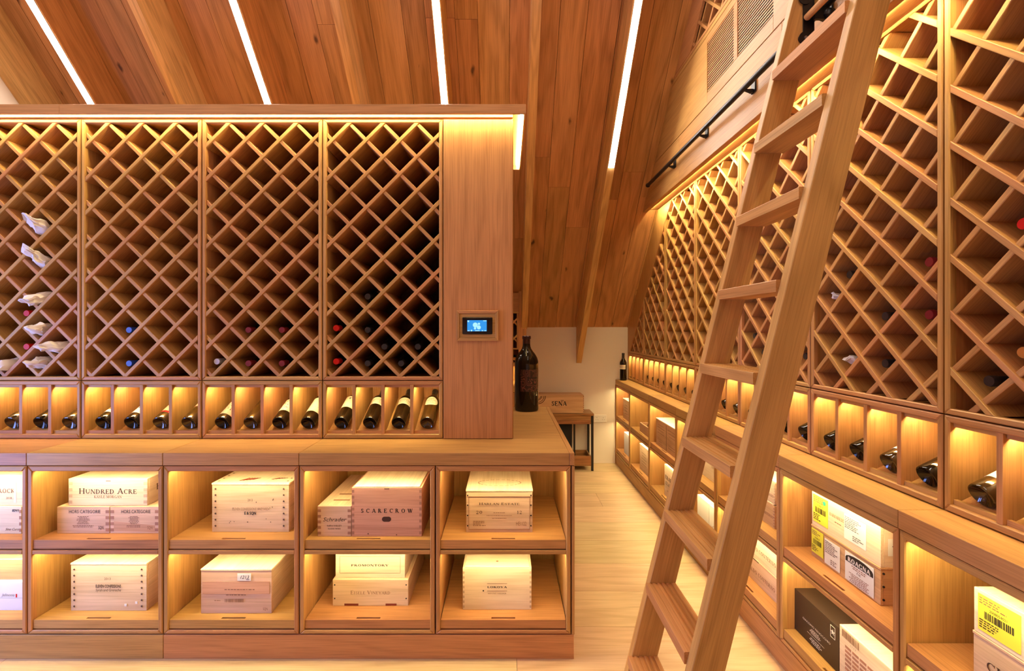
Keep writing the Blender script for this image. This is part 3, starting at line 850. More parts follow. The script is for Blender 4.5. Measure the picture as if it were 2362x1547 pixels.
for cx, cz, r in ((-.011, .004, .0125), (.008, .0095, .0062), (.0075, -.0085, .0105), (-.012, -.0135, .006), (-.0465, .023, .0045), (-.030, -.0248, .0042)): disc(cx, cz, r, 'icon')
for a, b in ((-.050, -.040), (-.012, .012), (.022, .030), (.036, .046)): MB().box(a, b, -.0139, -.0137, -.0275, -.0235).build('icon', M['screen_white'], scr)
MB().box(.030, .047, -.0139, -.0137, .0235, .0272).build('icon', M['screen_white'], scr)

# bottles standing in the lit cells of the island
HALF = 1.25
DB = {
 (0, 0): ('dark unlabelled bottle in the leftmost lit cell of the island', dict()),
 (0, 1): ('dark bottle without visible label, second lit cell from the left', dict(glass='glass_brown')),
 (0, 2): ('dark bottle without visible label, third lit cell from the left', dict()),
 (0, 3): ('dark brown bottle with a pale gold label edge, left of the first seam', dict(glass='glass_brown', lab=('cream', .12, .19, .9, 'plain'))),
 (1, 0): ('bottle with orange label and a white strip, fifth lit cell', dict(lab=('orange', .05, .15, HALF, 'backstrip'))),
 (1, 1): ('bottle with white label bearing a small blue emblem', dict(lab=('paper', .045, .15, HALF, 'emblem'))),
 (1, 2): ('bottle with pink label edged by a red band', dict(lab=('pink', .05, .15, HALF, 'band'), glass='glass_brown')),
 (1, 3): ('brown glass bottle with a plain pinkish label, left of the second seam', dict(lab=('pink', .10, .17, .8, 'plain'), glass='glass_brown')),
 (2, 0): ('bottle with cream label of brown sketches right of the second seam', dict(lab=('pink', .035, .15, HALF, 'sketch'))),
 (2, 1): ('dark etched bottle with no paper label, between two labelled ones', dict(glass='glass_brown')),
 (2, 2): ('bottle with cream label and red-brown drawing', dict(lab=('cream', .065, .165, HALF, 'sketch'))),
 (2, 3): ('bottle with tall cream label with rows of small dots', dict(lab=('cream', .060, .18, HALF, 'dots'))),
 (3, 0): ('bottle with tall plain ivory label and a small grey crest', dict(lab=('cream', .095, .195, HALF, 'crest'))),
 (3, 1): ('bottle with short cream band label and plain lettering', dict(lab=('cream', .125, .185, HALF, 'text'))),
 (3, 2): ('bottle with short cream label of ornate printing', dict(lab=('cream', .125, .18, HALF, 'ornate'))),
 (3, 3): ('bottle with oval cream label nearest the plain panel', dict(lab=('cream', .115, .188, 1.1, 'oval'), glass='glass_brown')),
}
for (u, c), (lab, k) in DB.items():
    if (u, c) == (0, 0): continue
    display_bottle(SEAM[u], YR, 0, cell_x(c), lab, 'bottles in the lit island cells', **k)

# bottles lying in the island lattice
YN = YR+.04
RB = [(48, 716, 'red', 'bright red capped bottle, upper of two at the left edge'), (48, 793, 'red', 'bright red capped bottle, lower of two at the left edge'),
      (285, 753, 'blue', 'blue capped bottle, upper of two in one rack'), (285, 831, 'blue', 'blue capped bottle, lower of two in one rack'),
      (495, 832, 'silver', 'silver capped bottle low at the left side of the third rack'),
      (568, 757, 'darkred', 'dark red capped bottle, upper left of four in the third rack'), (568, 834, 'darkred', 'dark red capped bottle, lower left of four in the third rack'),
      (648, 759, 'darkred', 'dark red capped bottle, upper right of four in the third rack'), (648, 835, 'darkred', 'dark red capped bottle, lower right of four in the third rack'),
      (774, 748, 'red', 'red rimmed bottle, upper of two by the rack side beside the third seam'), (776, 826, 'red', 'red rimmed bottle, lower of two by the rack side beside the third seam'),
      (849, 679, 'darkfoil', 'black capped bottle, highest in the rack by the plain panel'), (848, 757, 'darkfoil', 'black capped bottle, second highest in the rack by the plain panel'),
      (842, 837, 'darkfoil', 'black capped bottle in the bottom row by the plain panel'), (881, 799, 'darkfoil', 'black capped bottle in the middle of the rack by the plain panel'),
      (925, 835, 'darkfoil', 'black bottle with loose wrapping at the bottom right of the rack'), (965, 797, 'darkfoil', 'black bottle nearest the plain panel')]
for px, py, cap, lab in RB:
    X, Z = PX(px, YN), PZ(py, YN)
    u = max(i for i in range(4) if SEAM[i] <= X)
    rack_bottle(SEAM[u], YR, 0, X-SEAM[u], Z, lab, 'bottles lying in the island racks', cap=cap)

def tissue(ox, oy, rz, xl, z, label, seed, tail=.02, curl=.03, out=.045, group='tissue-wrapped bottles', size=1.0, phase=None):
    r = random.Random(seed); cx, cz = rack_cell(xl, z, phase)
    t = empty('wrapped_bottle', (0, 0, 0), 0, label, 'bottle', group)
    R = Matrix.Rotation(rz, 4, 'Z')
    t.matrix_world = Matrix.Translation((ox, oy, 0)) @ R @ Matrix.Translation((cx, 0, cz))
    n, m = 24, 26; vs, fs = [], []
    ph = [r.uniform(0, 6.28) for _ in range(6)]; size *= .9
    for k in range(m+1):
        f = k/m                                             # 0 deep inside, 1 the twisted end
        yy = .26-(.26+out)*f
        rad = .0335+.004*max(0, f-.4) if f < .74 else .0350*math.sqrt(max(.03, 1-.95*((f-.74)/.26)**2.2))
        rad *= size
        bend = max(0, f-.66)/.34
        ox_ = -curl*bend**1.6; oz_ = tail*1.5*bend**1.4
        for i in range(n):
            a = 2*math.pi*i/n
            wr = 1+.15*f*math.sin(5*a+ph[0]+6*f)+.13*f*math.sin(8*a+ph[1]-9*f)+.14*math.sin(2*a+ph[2]+9*f)*f
            q = Vector((ox_+rad*wr*math.cos(a), yy, oz_+rad*wr*math.sin(a)*(1-.25*bend)))
            q += noise.noise_vector(q*30+Vector((seed*3.1, 0, 0)))*.034*max(0, f-.35)+noise.noise_vector(q*75+Vector((0, seed*1.7, 0)))*.013*max(0, f-.4)
            vs.append(tuple(q))
    for k in range(m):
        for i in range(n):
            j = (i+1) % n; fs.append((k*n+i, (k+1)*n+i, (k+1)*n+j, k*n+j))
    fs.append(tuple(range(n))); fs.append(tuple(m*n+i for i in range(n))[::-1])
    MB().add(vs, fs).build('tissue_wrap', M['tissue'], t, True)
    return t
TW = [(80, 527, 'white tissue-wrapped bottle with a looped end, highest of the wrapped ones', .035, .012), (82, 592, 'white tissue-wrapped bottle with upright twist, second highest', .05, .03), (82, 683, 'white tissue-wrapped bottle with drooping fan end, third from the top', -.02, .035),
      (88, 748, 'bluish tissue-wrapped bottle with open folds, right of the upper red cap', .01, .01), (118, 797, 'tissue-wrapped bottle with long tail pointing left', .0, .06), (96, 832, 'tissue-wrapped bottle in the bottom row', .01, .015), (14, 833, 'tissue-wrapped bottle in the bottom row cut by the picture edge', -.02, .04)]
for i, (px, py, lab, tl, cu) in enumerate(TW):
    X, Z = PX(px, YN), PZ(py, YN); u = max(k for k in range(4) if SEAM[k] <= X)
    tissue(SEAM[u], YR, 0, X-SEAM[u], Z, lab, 20+i, tl, cu)

# big bottle on the worktop
BY = 3.20
t = empty('large_bottle', (PX(1214.5, BY), BY, .9492), 0, 'very large dark wine bottle with etched swirl label standing on the island worktop', 'bottle')
k = .0835/.0375; kz = .517/.302
prof = [(0, .03), (.03, .018), (.066, .003), (.074, 0), (.080, .003), (.0835, .014), (.0835, .325), (.0825, .345), (.076, .368), (.062, .393), (.045, .414), (.033, .432), (.0275, .448), (.0255, .470), (.0250, .500), (.0295, .501), (.0295, .517), (.027, .519), (0, .519)]
MB().lathe(prof, 40).build('glass_body', M['glass'], t, True)
MB().lathe([(.0262, .466), (.0258, .4985), (.0305, .4995), (.0305, .5185), (.0275, .5215), (0, .5215)], 32).build('capsule', plain('dark_wine_foil', (.035, .008, .008), .35), t, True)
l = MB().arc(.0837, -.75, .95, .140, .290, 20).build('label', M['swirl'], t, True)
MB().arc(.0845, -.15, .75, .228, .238, 10, .0003).build('label_band', M['ink_black'], l)
t.rotation_euler[2] = math.radians(12)

# ------------------------------------------------------------------ right wall run
XF, XR = 1.238, 1.378
RZ = -math.pi/2
RY = [.8095, 1.436, 2.0625, 2.689, 3.3155, 3.942, 4.5685]       # seams, near to far; the last unit ends at RE
RE = 5.138
LR = ['oak cubby cabinet nearest the viewer on the ladder wall, with the topmost yellow sticker', 'oak cubby cabinet on the ladder wall holding the case with black arched label', 'oak cubby cabinet behind the ladder with two long engraved cases below', 'oak cubby cabinet seen through the ladder rungs',
      'oak cubby cabinet left of the ladder holding a big double case', 'oak cubby cabinet second from the white wall', 'narrow oak cubby cabinet against the white wall']
DR = ['lit bottle display nearest the viewer on the ladder wall', 'lit bottle display right of the ladder with four bottle ends', 'lit bottle display crossed by the near ladder stile', 'lit bottle display seen between the ladder stiles',
      'lit bottle display just left of the ladder', 'lit bottle display second from the white wall', 'narrow lit bottle display at the white wall with the small bottle before it']
RR = ['oak lattice rack nearest the viewer at the right picture edge', 'oak lattice rack right of the ladder', 'oak lattice rack mostly behind the near ladder stile', 'oak lattice rack seen between the ladder stiles', 'oak lattice rack left of the ladder with its top corner cut by the slope', 'oak lattice rack with long sloping left edge', 'small triangular oak lattice rack by the white wall']
# the line that trims the racks under the slope: z = CUTZ + SL*(CUTY - y)
CUTY, CUTZ = 5.06, 1.28
PH0, PH1 = (.0210, 1.389), (.0210, 1.325)     # board crossings at the left stile of the nearest unit, and of the others
rackR = None
for i in range(7):
    y0 = RY[i]; W = U if i < 6 else RE-RY[6]; y1 = y0+W
    lower_cabinet(W, (XF, y1, 0), RZ, LR[i], 'ladder-wall cubby cabinets') if i in (0, 6) else dup(cabR, (XF, y1, 0), RZ, LR[i])
    if i == 0: cabR = [o for o in COL.objects if o.name.startswith('display_cabinet')][-1]
    if i == 0:
        dispR = display_unit(W, (XR, y1, 0), RZ, DR[i], 'ladder-wall bottle displays'); cabR = None
        for o in COL.objects:
            if o.get('label') == LR[0]: cabR = o
        wine_rack(W, (XR, y1, 0), RZ, RR[i], 'ladder-wall lattice racks', True, phase=PH0)
    else:
        display_unit(W, (XR, y1, 0), RZ, DR[i], 'ladder-wall bottle displays') if i == 6 else dup(dispR, (XR, y1, 0), RZ, DR[i])
        if i == 1: rackR = wine_rack(W, (XR, y1, 0), RZ, RR[i], 'ladder-wall lattice racks', True, phase=PH1)
        elif i < 4: dup(rackR, (XR, y1, 0), RZ, RR[i])
        else: wine_rack(W, (XR, y1, 0), RZ, RR[i], 'ladder-wall lattice racks', True, cut=(y1-CUTY, CUTZ), phase=PH1)
tops = [(RY[i], RY[i+1]) for i in range(5)]+[(RY[5], RE)]
for i, (a, b) in enumerate(tops):
    lab = ['nearest the viewer, at the right picture edge', 'right of the ladder', 'behind the near ladder stile', 'between the ladder stiles', 'just left of the ladder', 'at the far end, carrying the small bottle'][i]
    t = empty('worktop', (XF-.002, b, .949), RZ, 'oak worktop section of the ladder wall, '+lab, 'worktop', 'ladder-wall worktop sections')
    MB().box(.001, b-a-.001, 0, .52, -.057, 0, .0012).build('worktop_board', oak['x'], t)
for a, b, lab in ((.81, 2.689, 'nearer'), (2.689, RE, 'farther')):
    t = tag(MB().box(0, b-a-.001, 0, .5, 0, .1105, .0015).build('plinth', oak['x']), 'oak plinth board of the ladder wall, %s length' % lab, 'plinth', 'ladder-wall plinths')
    t.location = (XF+.003, b, 0); t.rotation_euler[2] = RZ
t = tag(MB().box(XF-.002, XF+.52, RE+.001, BACK-.001, 0, .888).build('filler_strip', oak['z']), 'thin oak filler strip between the ladder-wall cabinets and white wall', 'trim')
# flush filler that follows the slope beside the racks
yc = lambda z: BACK-(z-Z_BACK)/SL
ycut = lambda z: CUTY-(z-CUTZ)/SL
t = empty('slope_filler', (0, 0, 0), 0, 'flat oak filler board running up the slope beside the triangular rack', 'panel')
MB().prism([(ycut(2.598)+.002, 2.598), (ycut(1.2525)+.002, 1.2525), (BACK-.002, 1.2525), (BACK-.002, Z_BACK-.004), (yc(2.598)-.004, 2.598)], XR, XR+.018, YZ).build('filler_board', oak['z'], t)
MB().box(XR+.002, XR+.35, RE+.002, BACK-.002, .9515, 1.2520).build('filler_foot', oak['z'], t)

# bulkhead over the racks
XB = 1.25
def under_slope(poly, gap=.004): return clip_half(poly, SL, 1, Z_BACK+SL*BACK-gap)
def band(parent, y0, y1, z0, z1, nm='panel', x0=XB, x1=XB+.036, mat=None, c=.001):
    q = under_slope([(y0, z0), (y1, z0), (y1, z1), (y0, z1)])
    if len(q) >= 3:
        q2 = [(p[0], p[1]) for p in q]
        MB().prism(q2, x0, x1, YZ, c).build(nm, mat or oak['y'], parent)
t = empty('bulkhead', (0, 0, 0), 0, 'oak panelled bulkhead above the ladder-wall racks with slotted grilles', 'panel')
YN0 = .62
for a, b in ((YN0, 2.062), (2.064, 3.2865), (3.2885, 5.0)): band(t, a, b, 2.580, 2.908)
GA, GB = (2.50, 2.83), (2.13, 2.46); GZ0, GZ1 = 2.985, 3.295
band(t, GA[1], 5.0, 2.913, 3.338); band(t, GB[0], GA[1]-.001, 2.913, GZ0); band(t, GB[0], GA[1]-.001, GZ1, 3.338)
band(t, GB[1], GA[0], GZ0+.001, GZ1-.001); band(t, YN0, GB[0]-.001, 2.913, 3.338)
band(t, YN0, 5.0, 3.343, 3.368); band(t, YN0, 5.0, 3.373, 3.392)
MB().box(XB+.037, 1.376, YN0, 4.16, 2.600, 2.614).build('soffit', oak['y'], t)
MB().box(XB+.038, XB+.048, YN0+.02, 4.10, 2.5945, 2.5990).build('light_strip', M['led_bulk'], t)
q = under_slope([(YN0, 2.615), (5.0, 2.615), (5.0, 3.392), (YN0, 3.392)], .02)
MB().prism(q, XB+.05, XB+.06, YZ).build('dark_lining', M['slot'], t)
for gi, (a, b) in enumerate((GA, GB)):
    MB().box(XB+.0065, XB+.012, a+.0005, b-.0005, GZ0+.0005, GZ1-.0005).build('dark_backing', M['slot'], t)
    g = empty('vent_grille', (XB+.004, a, GZ0), 0, ['slotted oak vent grille, left of two above the handrail', 'slotted oak vent grille nearer the ladder'][gi], 'vent', 'bulkhead grilles')
    n = 20; pz = (GZ1-GZ0)/n
    for k in range(n):
        MB().box(0, .0016, .0005, b-a-.0005, k*pz+.0085, (k+1)*pz-.0002).build('slat', oak['y'], g)
# upper lattice rack above the bulkhead
t = empty('wine_rack', (XB+.002, 3.60, 0), RZ, 'small upper lattice rack above the vent grilles, tucked under the slope', 'rack')
zc = lambda x: Z_BACK+SL*(BACK-3.60+x)
op = [(-.6, 3.398), (2.2, 3.398), (2.2, 4.4), (-.6, 4.4)]
op = clip_half(op, -SL, 1, Z_BACK+SL*(BACK-3.60)-.30)
lattice(t, op, .4, 3.40+P*6, True, .30)
MB().prism(op, .305, .315, XZ).build('back_panel', oak['z'], t)
fil = [(-.6, 3.398), (2.2, 3.398), (2.2, 5.0), (-.6, 5.0)]
fil = clip_half(clip_half(fil, -SL, 1, Z_BACK+SL*(BACK-3.60)-.005), SL, -1, -(Z_BACK+SL*(BACK-3.60)-.298))
fil = clip_half(fil, 0, 1, 5.0)
MB().prism(fil, .0, .018, XZ).build('slope_trim', oak['x'], t)

# ------------------------------------------------------------------ ladder rail
XH, ZH = 1.2025, 2.735
t = empty('ladder_rail', (XH, 0, ZH), 0, 'black steel ladder rail on brackets along the bulkhead', 'rail')
MB().tube((0, .64, 0), (0, 3.85, 0), .0145, 16).build('bar', M['black'], t, True)
MB().lathe([(.0, -.012), (.017, -.010), (.019, 0), (.017, .010), (.0, .012)], 14, Matrix.Translation((0, 3.855, 0)) @ Matrix.Rotation(math.pi/2, 4, 'X')).build('end_cap', M['black'], t, True)
for yb in (3.36, 2.825, 2.29, 1.755, 1.22):
    b = MB().box(XB-XH-.008, XB-XH-.0005, yb-.021, yb+.021, -.030, .034, .003).build('bracket', M['black'], t)
    MB().prism([(.004, -.0135), (.0385, -.012), (.0385, -.028), (.030, -.030), (-.004, -.016)], yb-.008, yb+.008, lambda u, v, a: (u, a, v)).build('bracket_arm', M['black'], b)
    for z in (-.02, .024): MB().tube((XB-XH-.010, yb, z), (XB-XH-.008, yb, z), .005, 8).build('screw', M['steel'], b)

# ------------------------------------------------------------------ ladder
LYF, LYN, ST = 1.73, 1.358, .035
lean = .2464
def nose_x(rise): return .7697+lean*rise
t = empty('ladder', (nose_x(-H)+.05, (LYF+LYN)/2, 0), 0, 'oak library ladder with grooved treads leaning on the black rail', 'ladder')
o0 = Vector(t.location)
sdx = math.atan(lean)
top_r = 1.36
for nm_y in ((LYF, LYF+ST), (LYN-ST, LYN)):
    zb, zt = 0.0, H+top_r
    xb, xt = nose_x(-H)+.015, nose_x(top_r)+.015
    # local z along the stile so the grain follows it
    L = math.hypot(zt-zb, xt-xb); w = .099*math.cos(sdx)
    m = Matrix.Translation((xb-o0.x, nm_y[0]-o0.y, zb)) @ Matrix.Rotation(sdx, 4, 'Y')
    poly = [(0, 0), (w, -w*math.tan(sdx)*-1), (w, L+w*lean*0), (0, L)]
    poly = [(0, 0), (w, w*lean), (w, L), (0, L)]
    MB().prism([(a, -b*0+b) for a, b in poly], 0, nm_y[1]-nm_y[0], XZ, .002).build('stile', lad['z'], t, matrix=m)
SP = .2777
rises = [-1.2420+SP*k for k in range(9)]
TTH, TD = .036, .112
for k, rz_ in enumerate(rises):
    x0 = nose_x(rz_)
    prof = [(0, -TTH), (TD, -TTH), (TD, 0)]
    for g in (.092, .074, .056, .038, .020):
        prof += [(g+.0045, 0), (g+.0035, -.0035), (g-.0035, -.0035), (g-.0045, 0)]
    prof += [(.002, 0), (0, -.002)]
    o = MB().prism(prof, -(LYF-LYN)/2+.0005, (LYF-LYN)/2-.0005, XZ).build('tread', lad['y'], t)
    o.location = (x0-o0.x, (LYF+LYN)/2-o0.y, H+rz_)
# grab rung and roller hooks
gr = (XH-.066, H+1.175)
MB().tube((gr[0]-o0.x, LYN+.004-o0.y, gr[1]), (gr[0]-o0.x, LYF-.012-o0.y, gr[1]), .0125, 16).build('grab_rung', lad['y'], t, True)
for side, yy, d in ((0, LYF, -1), (1, LYN, 1)):
    y0, y1 = (yy-.006, yy) if d < 0 else (yy, yy+.006)
    b = MB()
    xs, zs = XH-.030, ZH
    b.prism([(xs-.045+.018*math.cos(a), zs-.115+.018*math.sin(a)) for a in [math.pi*(.5+i/8) for i in range(9)]]+[(xs-.010, zs-.133), (xs-.004, zs-.095), (xs-.004, zs+.055), (xs-.045, zs+.075)], y0, y1, XZ)
    b.v = [(a-o0.x, c-o0.y, e) for a, c, e in b.v]
    hk = b.build('hook_plate', M['black'], t)
    for zz in (-.115, .035):
        MB().tube((xs-.040-o0.x, (y0 if d < 0 else y1)-o0.y, ZH+zz), (xs-.040-o0.x, (y0-.004 if d < 0 else y1+.004)-o0.y, ZH+zz), .024, 18).build('hook_boss', M['black'], hk, True)
        MB().tube((xs-.040-o0.x, (y0-.004 if d < 0 else y1+.004)-o0.y, ZH+zz), (xs-.040-o0.x, (y0-.007 if d < 0 else y1+.007)-o0.y, ZH+zz), .006, 10).build('bolt', M['steel'], hk, True)
    ym = yy+d*.028
    MB().lathe([(.008, -.012), (.022, -.010), (.024, 0), (.022, .010), (.008, .012)], 18, Matrix.Translation((XH-.002-o0.x, ym-o0.y, ZH+.0400)) @ Matrix.Rotation(math.pi/2, 4, 'X')).build('rail_roller', M['black'], hk, True)
    MB().lathe([(.008, -.016), (.020, -.013), (.023, 0), (.020, .013), (.008, .016)], 18, Matrix.Translation((XH+.004-o0.x, ym-o0.y, ZH-.042)) @ Matrix.Rotation(.5, 4, 'Y')).build('stop_knob', M['black'], hk, True)
    MB().box(xs-.02-o0.x, xs+.034-o0.x, ym-.005-o0.y, ym+.005-o0.y, ZH-.06, ZH-.0165).build('hook_arm', M['black'], hk)

# ------------------------------------------------------------------ cases
def finger_joints(parent, w, h, n, mat, both=True, wd=.018, z0=.006):
    sides = (0, 1) if both is True else both
    for s in sides:
        for k in range(n):
            zc0 = z0+(h-2*z0)*(k+.15)/n; zc1 = z0+(h-2*z0)*(k+.65)/n
            a, b = (.001, wd) if s == 0 else (w-wd, w-.001)
            MB().box(a, b, -.0008, .0006, zc0, zc1).build('finger_joint', mat, parent)

def nails(parent, pts, mat):
    for x, z in pts:
        MB().tube((x, .0005, z), (x, -.0012, z), .0035, 8).build('nail', mat, parent)

def case(name, loc, rz, w, d, h, label, mat, lid='slide', lidmat=None, cat='case', group='wooden wine cases', side=None):
    t = empty(name, loc, rz, label, cat, group)
    lt = .010; along = ALONG.get(mat.name)
    if lidmat: lidmat = ALONG.get(lidmat.name, lidmat)
    if lid == 'over':            # lid board proud of the body
        if along: MB().box(.002, w-.002, .002, .0118, 0, h-lt, .001).build('front_board', mat, t)
        MB().box(.002, w-.002, .012 if along else .002, d-.002, 0, h-lt, .001).build('case_body', along or mat, t)
        MB().box(0, w, 0, d, h-lt+.0003, h, .002).build('case_lid', lidmat or mat, t)
    elif lid == 'slide':         # lid sliding in a groove between the long sides
        if along: MB().box(0, w, 0, .0118, 0, h-.006, .001).build('front_board', mat, t)
        MB().box(0, w, .012 if along else 0, d, 0, h-.006, .001).build('case_body', along or mat, t)
        MB().box(.010, w-.010, .001, d-.002, h-.0058, h, .0015).build('case_lid', lidmat or mat, t)
    else:
        if along: MB().box(0, w, 0, .0118, 0, h, .001).build('front_board', mat, t)
        MB().box(0, w, .012 if along else 0, d, 0, h, .001).build('case_body', along or mat, t)
    return t

def isl(px0, px1, pyt, pyb, zs):
    """front face of a case standing on an island tray: pixel rectangle -> place and size"""
    Y = F*(H-zs)/(pyb-CY)
    return PX(px0, Y), Y, zs+.0004, PX(px1, Y)-PX(px0, Y), PZ(pyt, Y)-zs
def top_of(px0, px1, pyt, pyb, Y):
    return PX(px0, Y), Y, PZ(pyb, Y)+.0006, PX(px1, Y)-PX(px0, Y), PZ(pyt, Y)-PZ(pyb, Y)

def stars(parent, xs, z0, z1, n, r=.0062):
    for x in xs:
        for k in range(n):
            MB().prism(star_pts(x, z0+(z1-z0)*k/(n-1), r), -.0009, .0002, XZ).build('star', M['ink'], parent)

# -- second cubby column: stacked pale cases
x, Y, z, w, h = isl(131.5, 252.5, 1168.5, 1230, TRAY_U)
c1 = case('wooden_case', (x, Y, z), 0, w, .33, h, 'pale low case stamped Hors Categorie, left of the pair under a longer case', pine['x'], lid='none')
sans(c1, 'HORS CATEGORIE', w*.53, h*.76, .0165, M['ink_black'], width=w*.60)
fine_print(c1, w*.36, w*.64, h*.34, h*.66, 7, M['ink_soft'], seed=5); fine_print(c1, w*.26, w*.74, h*.22, h*.32, 2, M['ink_soft'], seed=6)
sans(c1, 'SQN', w*.84, h*.16, .016, M['ink_black'], width=.024); finger_joints(c1, w, h, 4, M['joint'], (1,))
x2, _, _, w2, _ = isl(254, 377, 1168.5, 1230, TRAY_U); ztop = z+h
w2 = .232
c2 = case('wooden_case', (x2, Y, z), 0, w2, .33, h, 'low case with a reddish grain band stamped Hors Categorie, right of the pair', pine['x'], lid='none')
sans(c2, 'HORS CATEGORIE', w2*.53, h*.76, .0165, M['ink_black'], width=w2*.60)
fine_print(c2, w2*.36, w2*.62, h*.34, h*.66, 7, M['ink_soft'], seed=7); fine_print(c2, w2*.24, w2*.72, h*.22, h*.32, 2, M['ink_soft'], seed=8)
sans(c2, 'SQN', w2*.82, h*.16, .016, M['ink_soft'], width=.024); finger_joints(c2, w2, h, 4, M['joint'])
MB().prism([(.018, h*.10), (w2-.018, h*.06), (w2-.018, h*.30), (.018, h*.46)], -.0004, .0006, XZ).build('grain_band', pine_red, c2)
x, Yh, z2, w, h = top_of(158, 340, 1104, 1168, Y+.012)
c3 = case('wooden_case', (x, Yh, ztop+.0008), 0, w, .33, PZ(1104, Yh)-ztop, 'long pale case engraved Hundred Acre lying across two low cases', pine_pale, lid='none')
h = PZ(1104, Yh)-ztop
lettering(c3, 'Hundred Acre', w*.5, h*.44, .0265, M['ink'], width=w*.73, bold=.9); lettering(c3, 'KAYLE MORGAN', w*.5, h*.28, .0125, M['ink_soft'], width=w*.35, bold=.8)
finger_joints(c3, w, h, 4, M['joint_soft']); MB().box(w*.475, w*.535, -.0008, .0005, h*.905, h*.925).build('finger_notch', M['ink'], c3)
sd = empty('side_lettering', (0, 0, 0), 0); sd.parent = c3
sd.matrix_local = Matrix.Translation((w+.0002, .17, 0)) @ Matrix.Rotation(math.pi/2, 4, 'Z')
lettering(sd, 'H', -.10, h*.44, .030, M['ink'])
# -- starred cases
x, Y, z, w, h = isl(161.5, 338.5, 1298.5, 1408.8, TRAY_L)
c = case('wooden_case', (x, Y, z), 0, w, .40, h, 'starred case stamped Eleven Confessions standing on a lower tray', pine['x'], lid='over', lidmat=pine_pale)
stars(c, (.020, w-.024), .022, h-.030, 7)
sans(c, '2013', w*.49, h*.65, .0115, M['ink']); sans(c, 'ELEVEN CONFESSIONS', w*.5, h*.49, .0145, M['ink'], width=w*.33, bold=.0006); sans(c, 'Syrah and Grenache', w*.5, h*.41, .0135, M['ink'], width=w*.33, shear=.15)
for px_, pz_ in ((.71, .10), (.85, .15)): MB().box(w*px_, w*px_+.011, -.0008, .0004, h*pz_, h*pz_+.011).build('glue_mark', M['paper'], c)
x, Y, z, w, h = isl(487.5, 667, 1114, 1227, TRAY_U)
c = case('wooden_case', (x, Y, z), 0, w, .40, h, 'starred case with speckled front standing alone on an upper tray', pine['x'], lid='over', lidmat=pine_pale)
stars(c, (.020, w-.026), .030, h-.028, 7)
sans(c, '2013', w*.50, h*.63, .012, M['ink'], width=.024); sans(c, 'ELEVEN CONFESSIONS VINEYARD', w*.50, h*.45, .0115, M['ink_soft'], width=w*.46); sans(c, 'E & SQN', w*.50, h*.36, .0135, M['ink_black'], width=w*.15, bold=.0007)
r_ = random.Random(4)
for k in range(14):
    a, b = w*r_.uniform(.12, .85), h*r_.uniform(.15, .78); MB().prism(star_pts(a, b, r_.uniform(.0018, .0035)), -.0009, .0002, XZ).build('speck', M['ink'], c)
tp = MB()
for k in range(9):
    a = w*(.30+.035*k+(.22 if k > 4 else 0)); tp.prism([(a, .035+.004*k), (a+.010, .033+.004*k), (a+.034, .075), (a+.030, .078)], h, h+.0008, lambda u, v, q: (u, v, q))
tp.build('lid_flame_print', M['ink_red'], c)['kind'] = 'stuff'
for s_ in (.018, w-.02):
    for k in range(4): MB().prism(star_pts(s_, .03+.04*k, .006), h, h+.0008, lambda u, v, q: (u, v, q)).build('star', M['ink'], c)
# -- case with paper slip
x, Y, z, w, h = isl(462, 627, 1312, 1415, TRAY_L)
c = case('wooden_case', (x, Y, z), 0, w, .44, h, 'reddish banded case with a small handwritten white slip', pine['x'], lid='over', lidmat=pine_pale)
MB().box(.010, w-.012, -.0004, .0008, h*.44, h*.72).build('grain_band', pine_red, c)
sl_ = MB().box(w*.52, w*.71, -.0012, -.0002, h*.74, h*.90).build('paper_slip', M['paper'], c); sans(sl_, '1213', w*.615, h*.785, .016, M['ink_black'], shear=.3, y=-.0018)
MB().box(w*.64, w*.69, -.0018, -.0013, h*.765, h*.775).build('underline', M['ink_black'], sl_)
fine_print(c, w*.24, w*.86, h*.50, h*.58, 1, M['ink_soft'], seed=11); fine_print(c, w*.30, w*.70, h*.38, h*.46, 1, M['ink_soft'], seed=12)
barcode(c, w*.34, w*.61, h*.255, h*.33, M['ink_soft'], y=-.0008); fine_print(c, w*.17, w*.31, h*.28, h*.31, 1, M['ink_soft'], seed=13)
sans(c, 'SQN', w*.91, h*.08, .013, M['ink_soft'], width=.022)
# -- fourth column, upper
x, Y, z, w, h = isl(732.5, 810, 1167, 1237, TRAY_U)
c = case('wooden_case', (x, Y, z), 0, w, .46, h, 'narrow low case with script lettering Schrader beside a big reddish case', pine['x'], lid='none')
sans(c, 'Schrader', w*.50, h*.50, .019, M['ink_black'], shear=.28, width=w*.70); lettering(c, 'NAPA VALLEY', w*.5, h*.33, .0075, M['ink'], width=w*.44); lettering(c, 'CLASSIC WINES', w*.5, h*.235, .006, M['ink'], width=w*.38)
finger_joints(c, w, h, 5, M['joint'], wd=.016)
for k, (yy, ww) in enumerate(((.07, .5), (.15, .45))):
    MB().box(w*.3, w*(.3+ww), yy, yy+.012, h, h+.0006).build('lid_print', M['ink_soft'], c)
x, Y, z, w, h = isl(811.2, 973, 1121.5, 1237, TRAY_U)
c = case('wooden_case', (x, Y, z), 0, w, .43, h, 'big reddish case lettered Scarecrow with oval hand hole', pine_red, lid='slide', lidmat=pine_pale)
lettering(c, 'SCARECROW', w*.50, h*.475, .0185, M['ink_black'], track=.62, width=w*.735, bold=1.15)
hw_, hh_ = .0215, .012
MB().prism([(w*.497+(hw_-hh_ if math.cos(a) >= 0 else -hw_+hh_)+hh_*math.cos(a), h*.345+hh_*math.sin(a)) for a in [2*math.pi*(i+.5)/20 for i in range(20)]], -.0008, .0006, XZ).build('hand_hole', M['ink'], c)
finger_joints(c, w, h, 8, M['joint'], wd=.012); MB().box(w*.465, w*.535, -.0008, .0005, h*.945, h*.958).build('finger_notch', M['ink'], c)
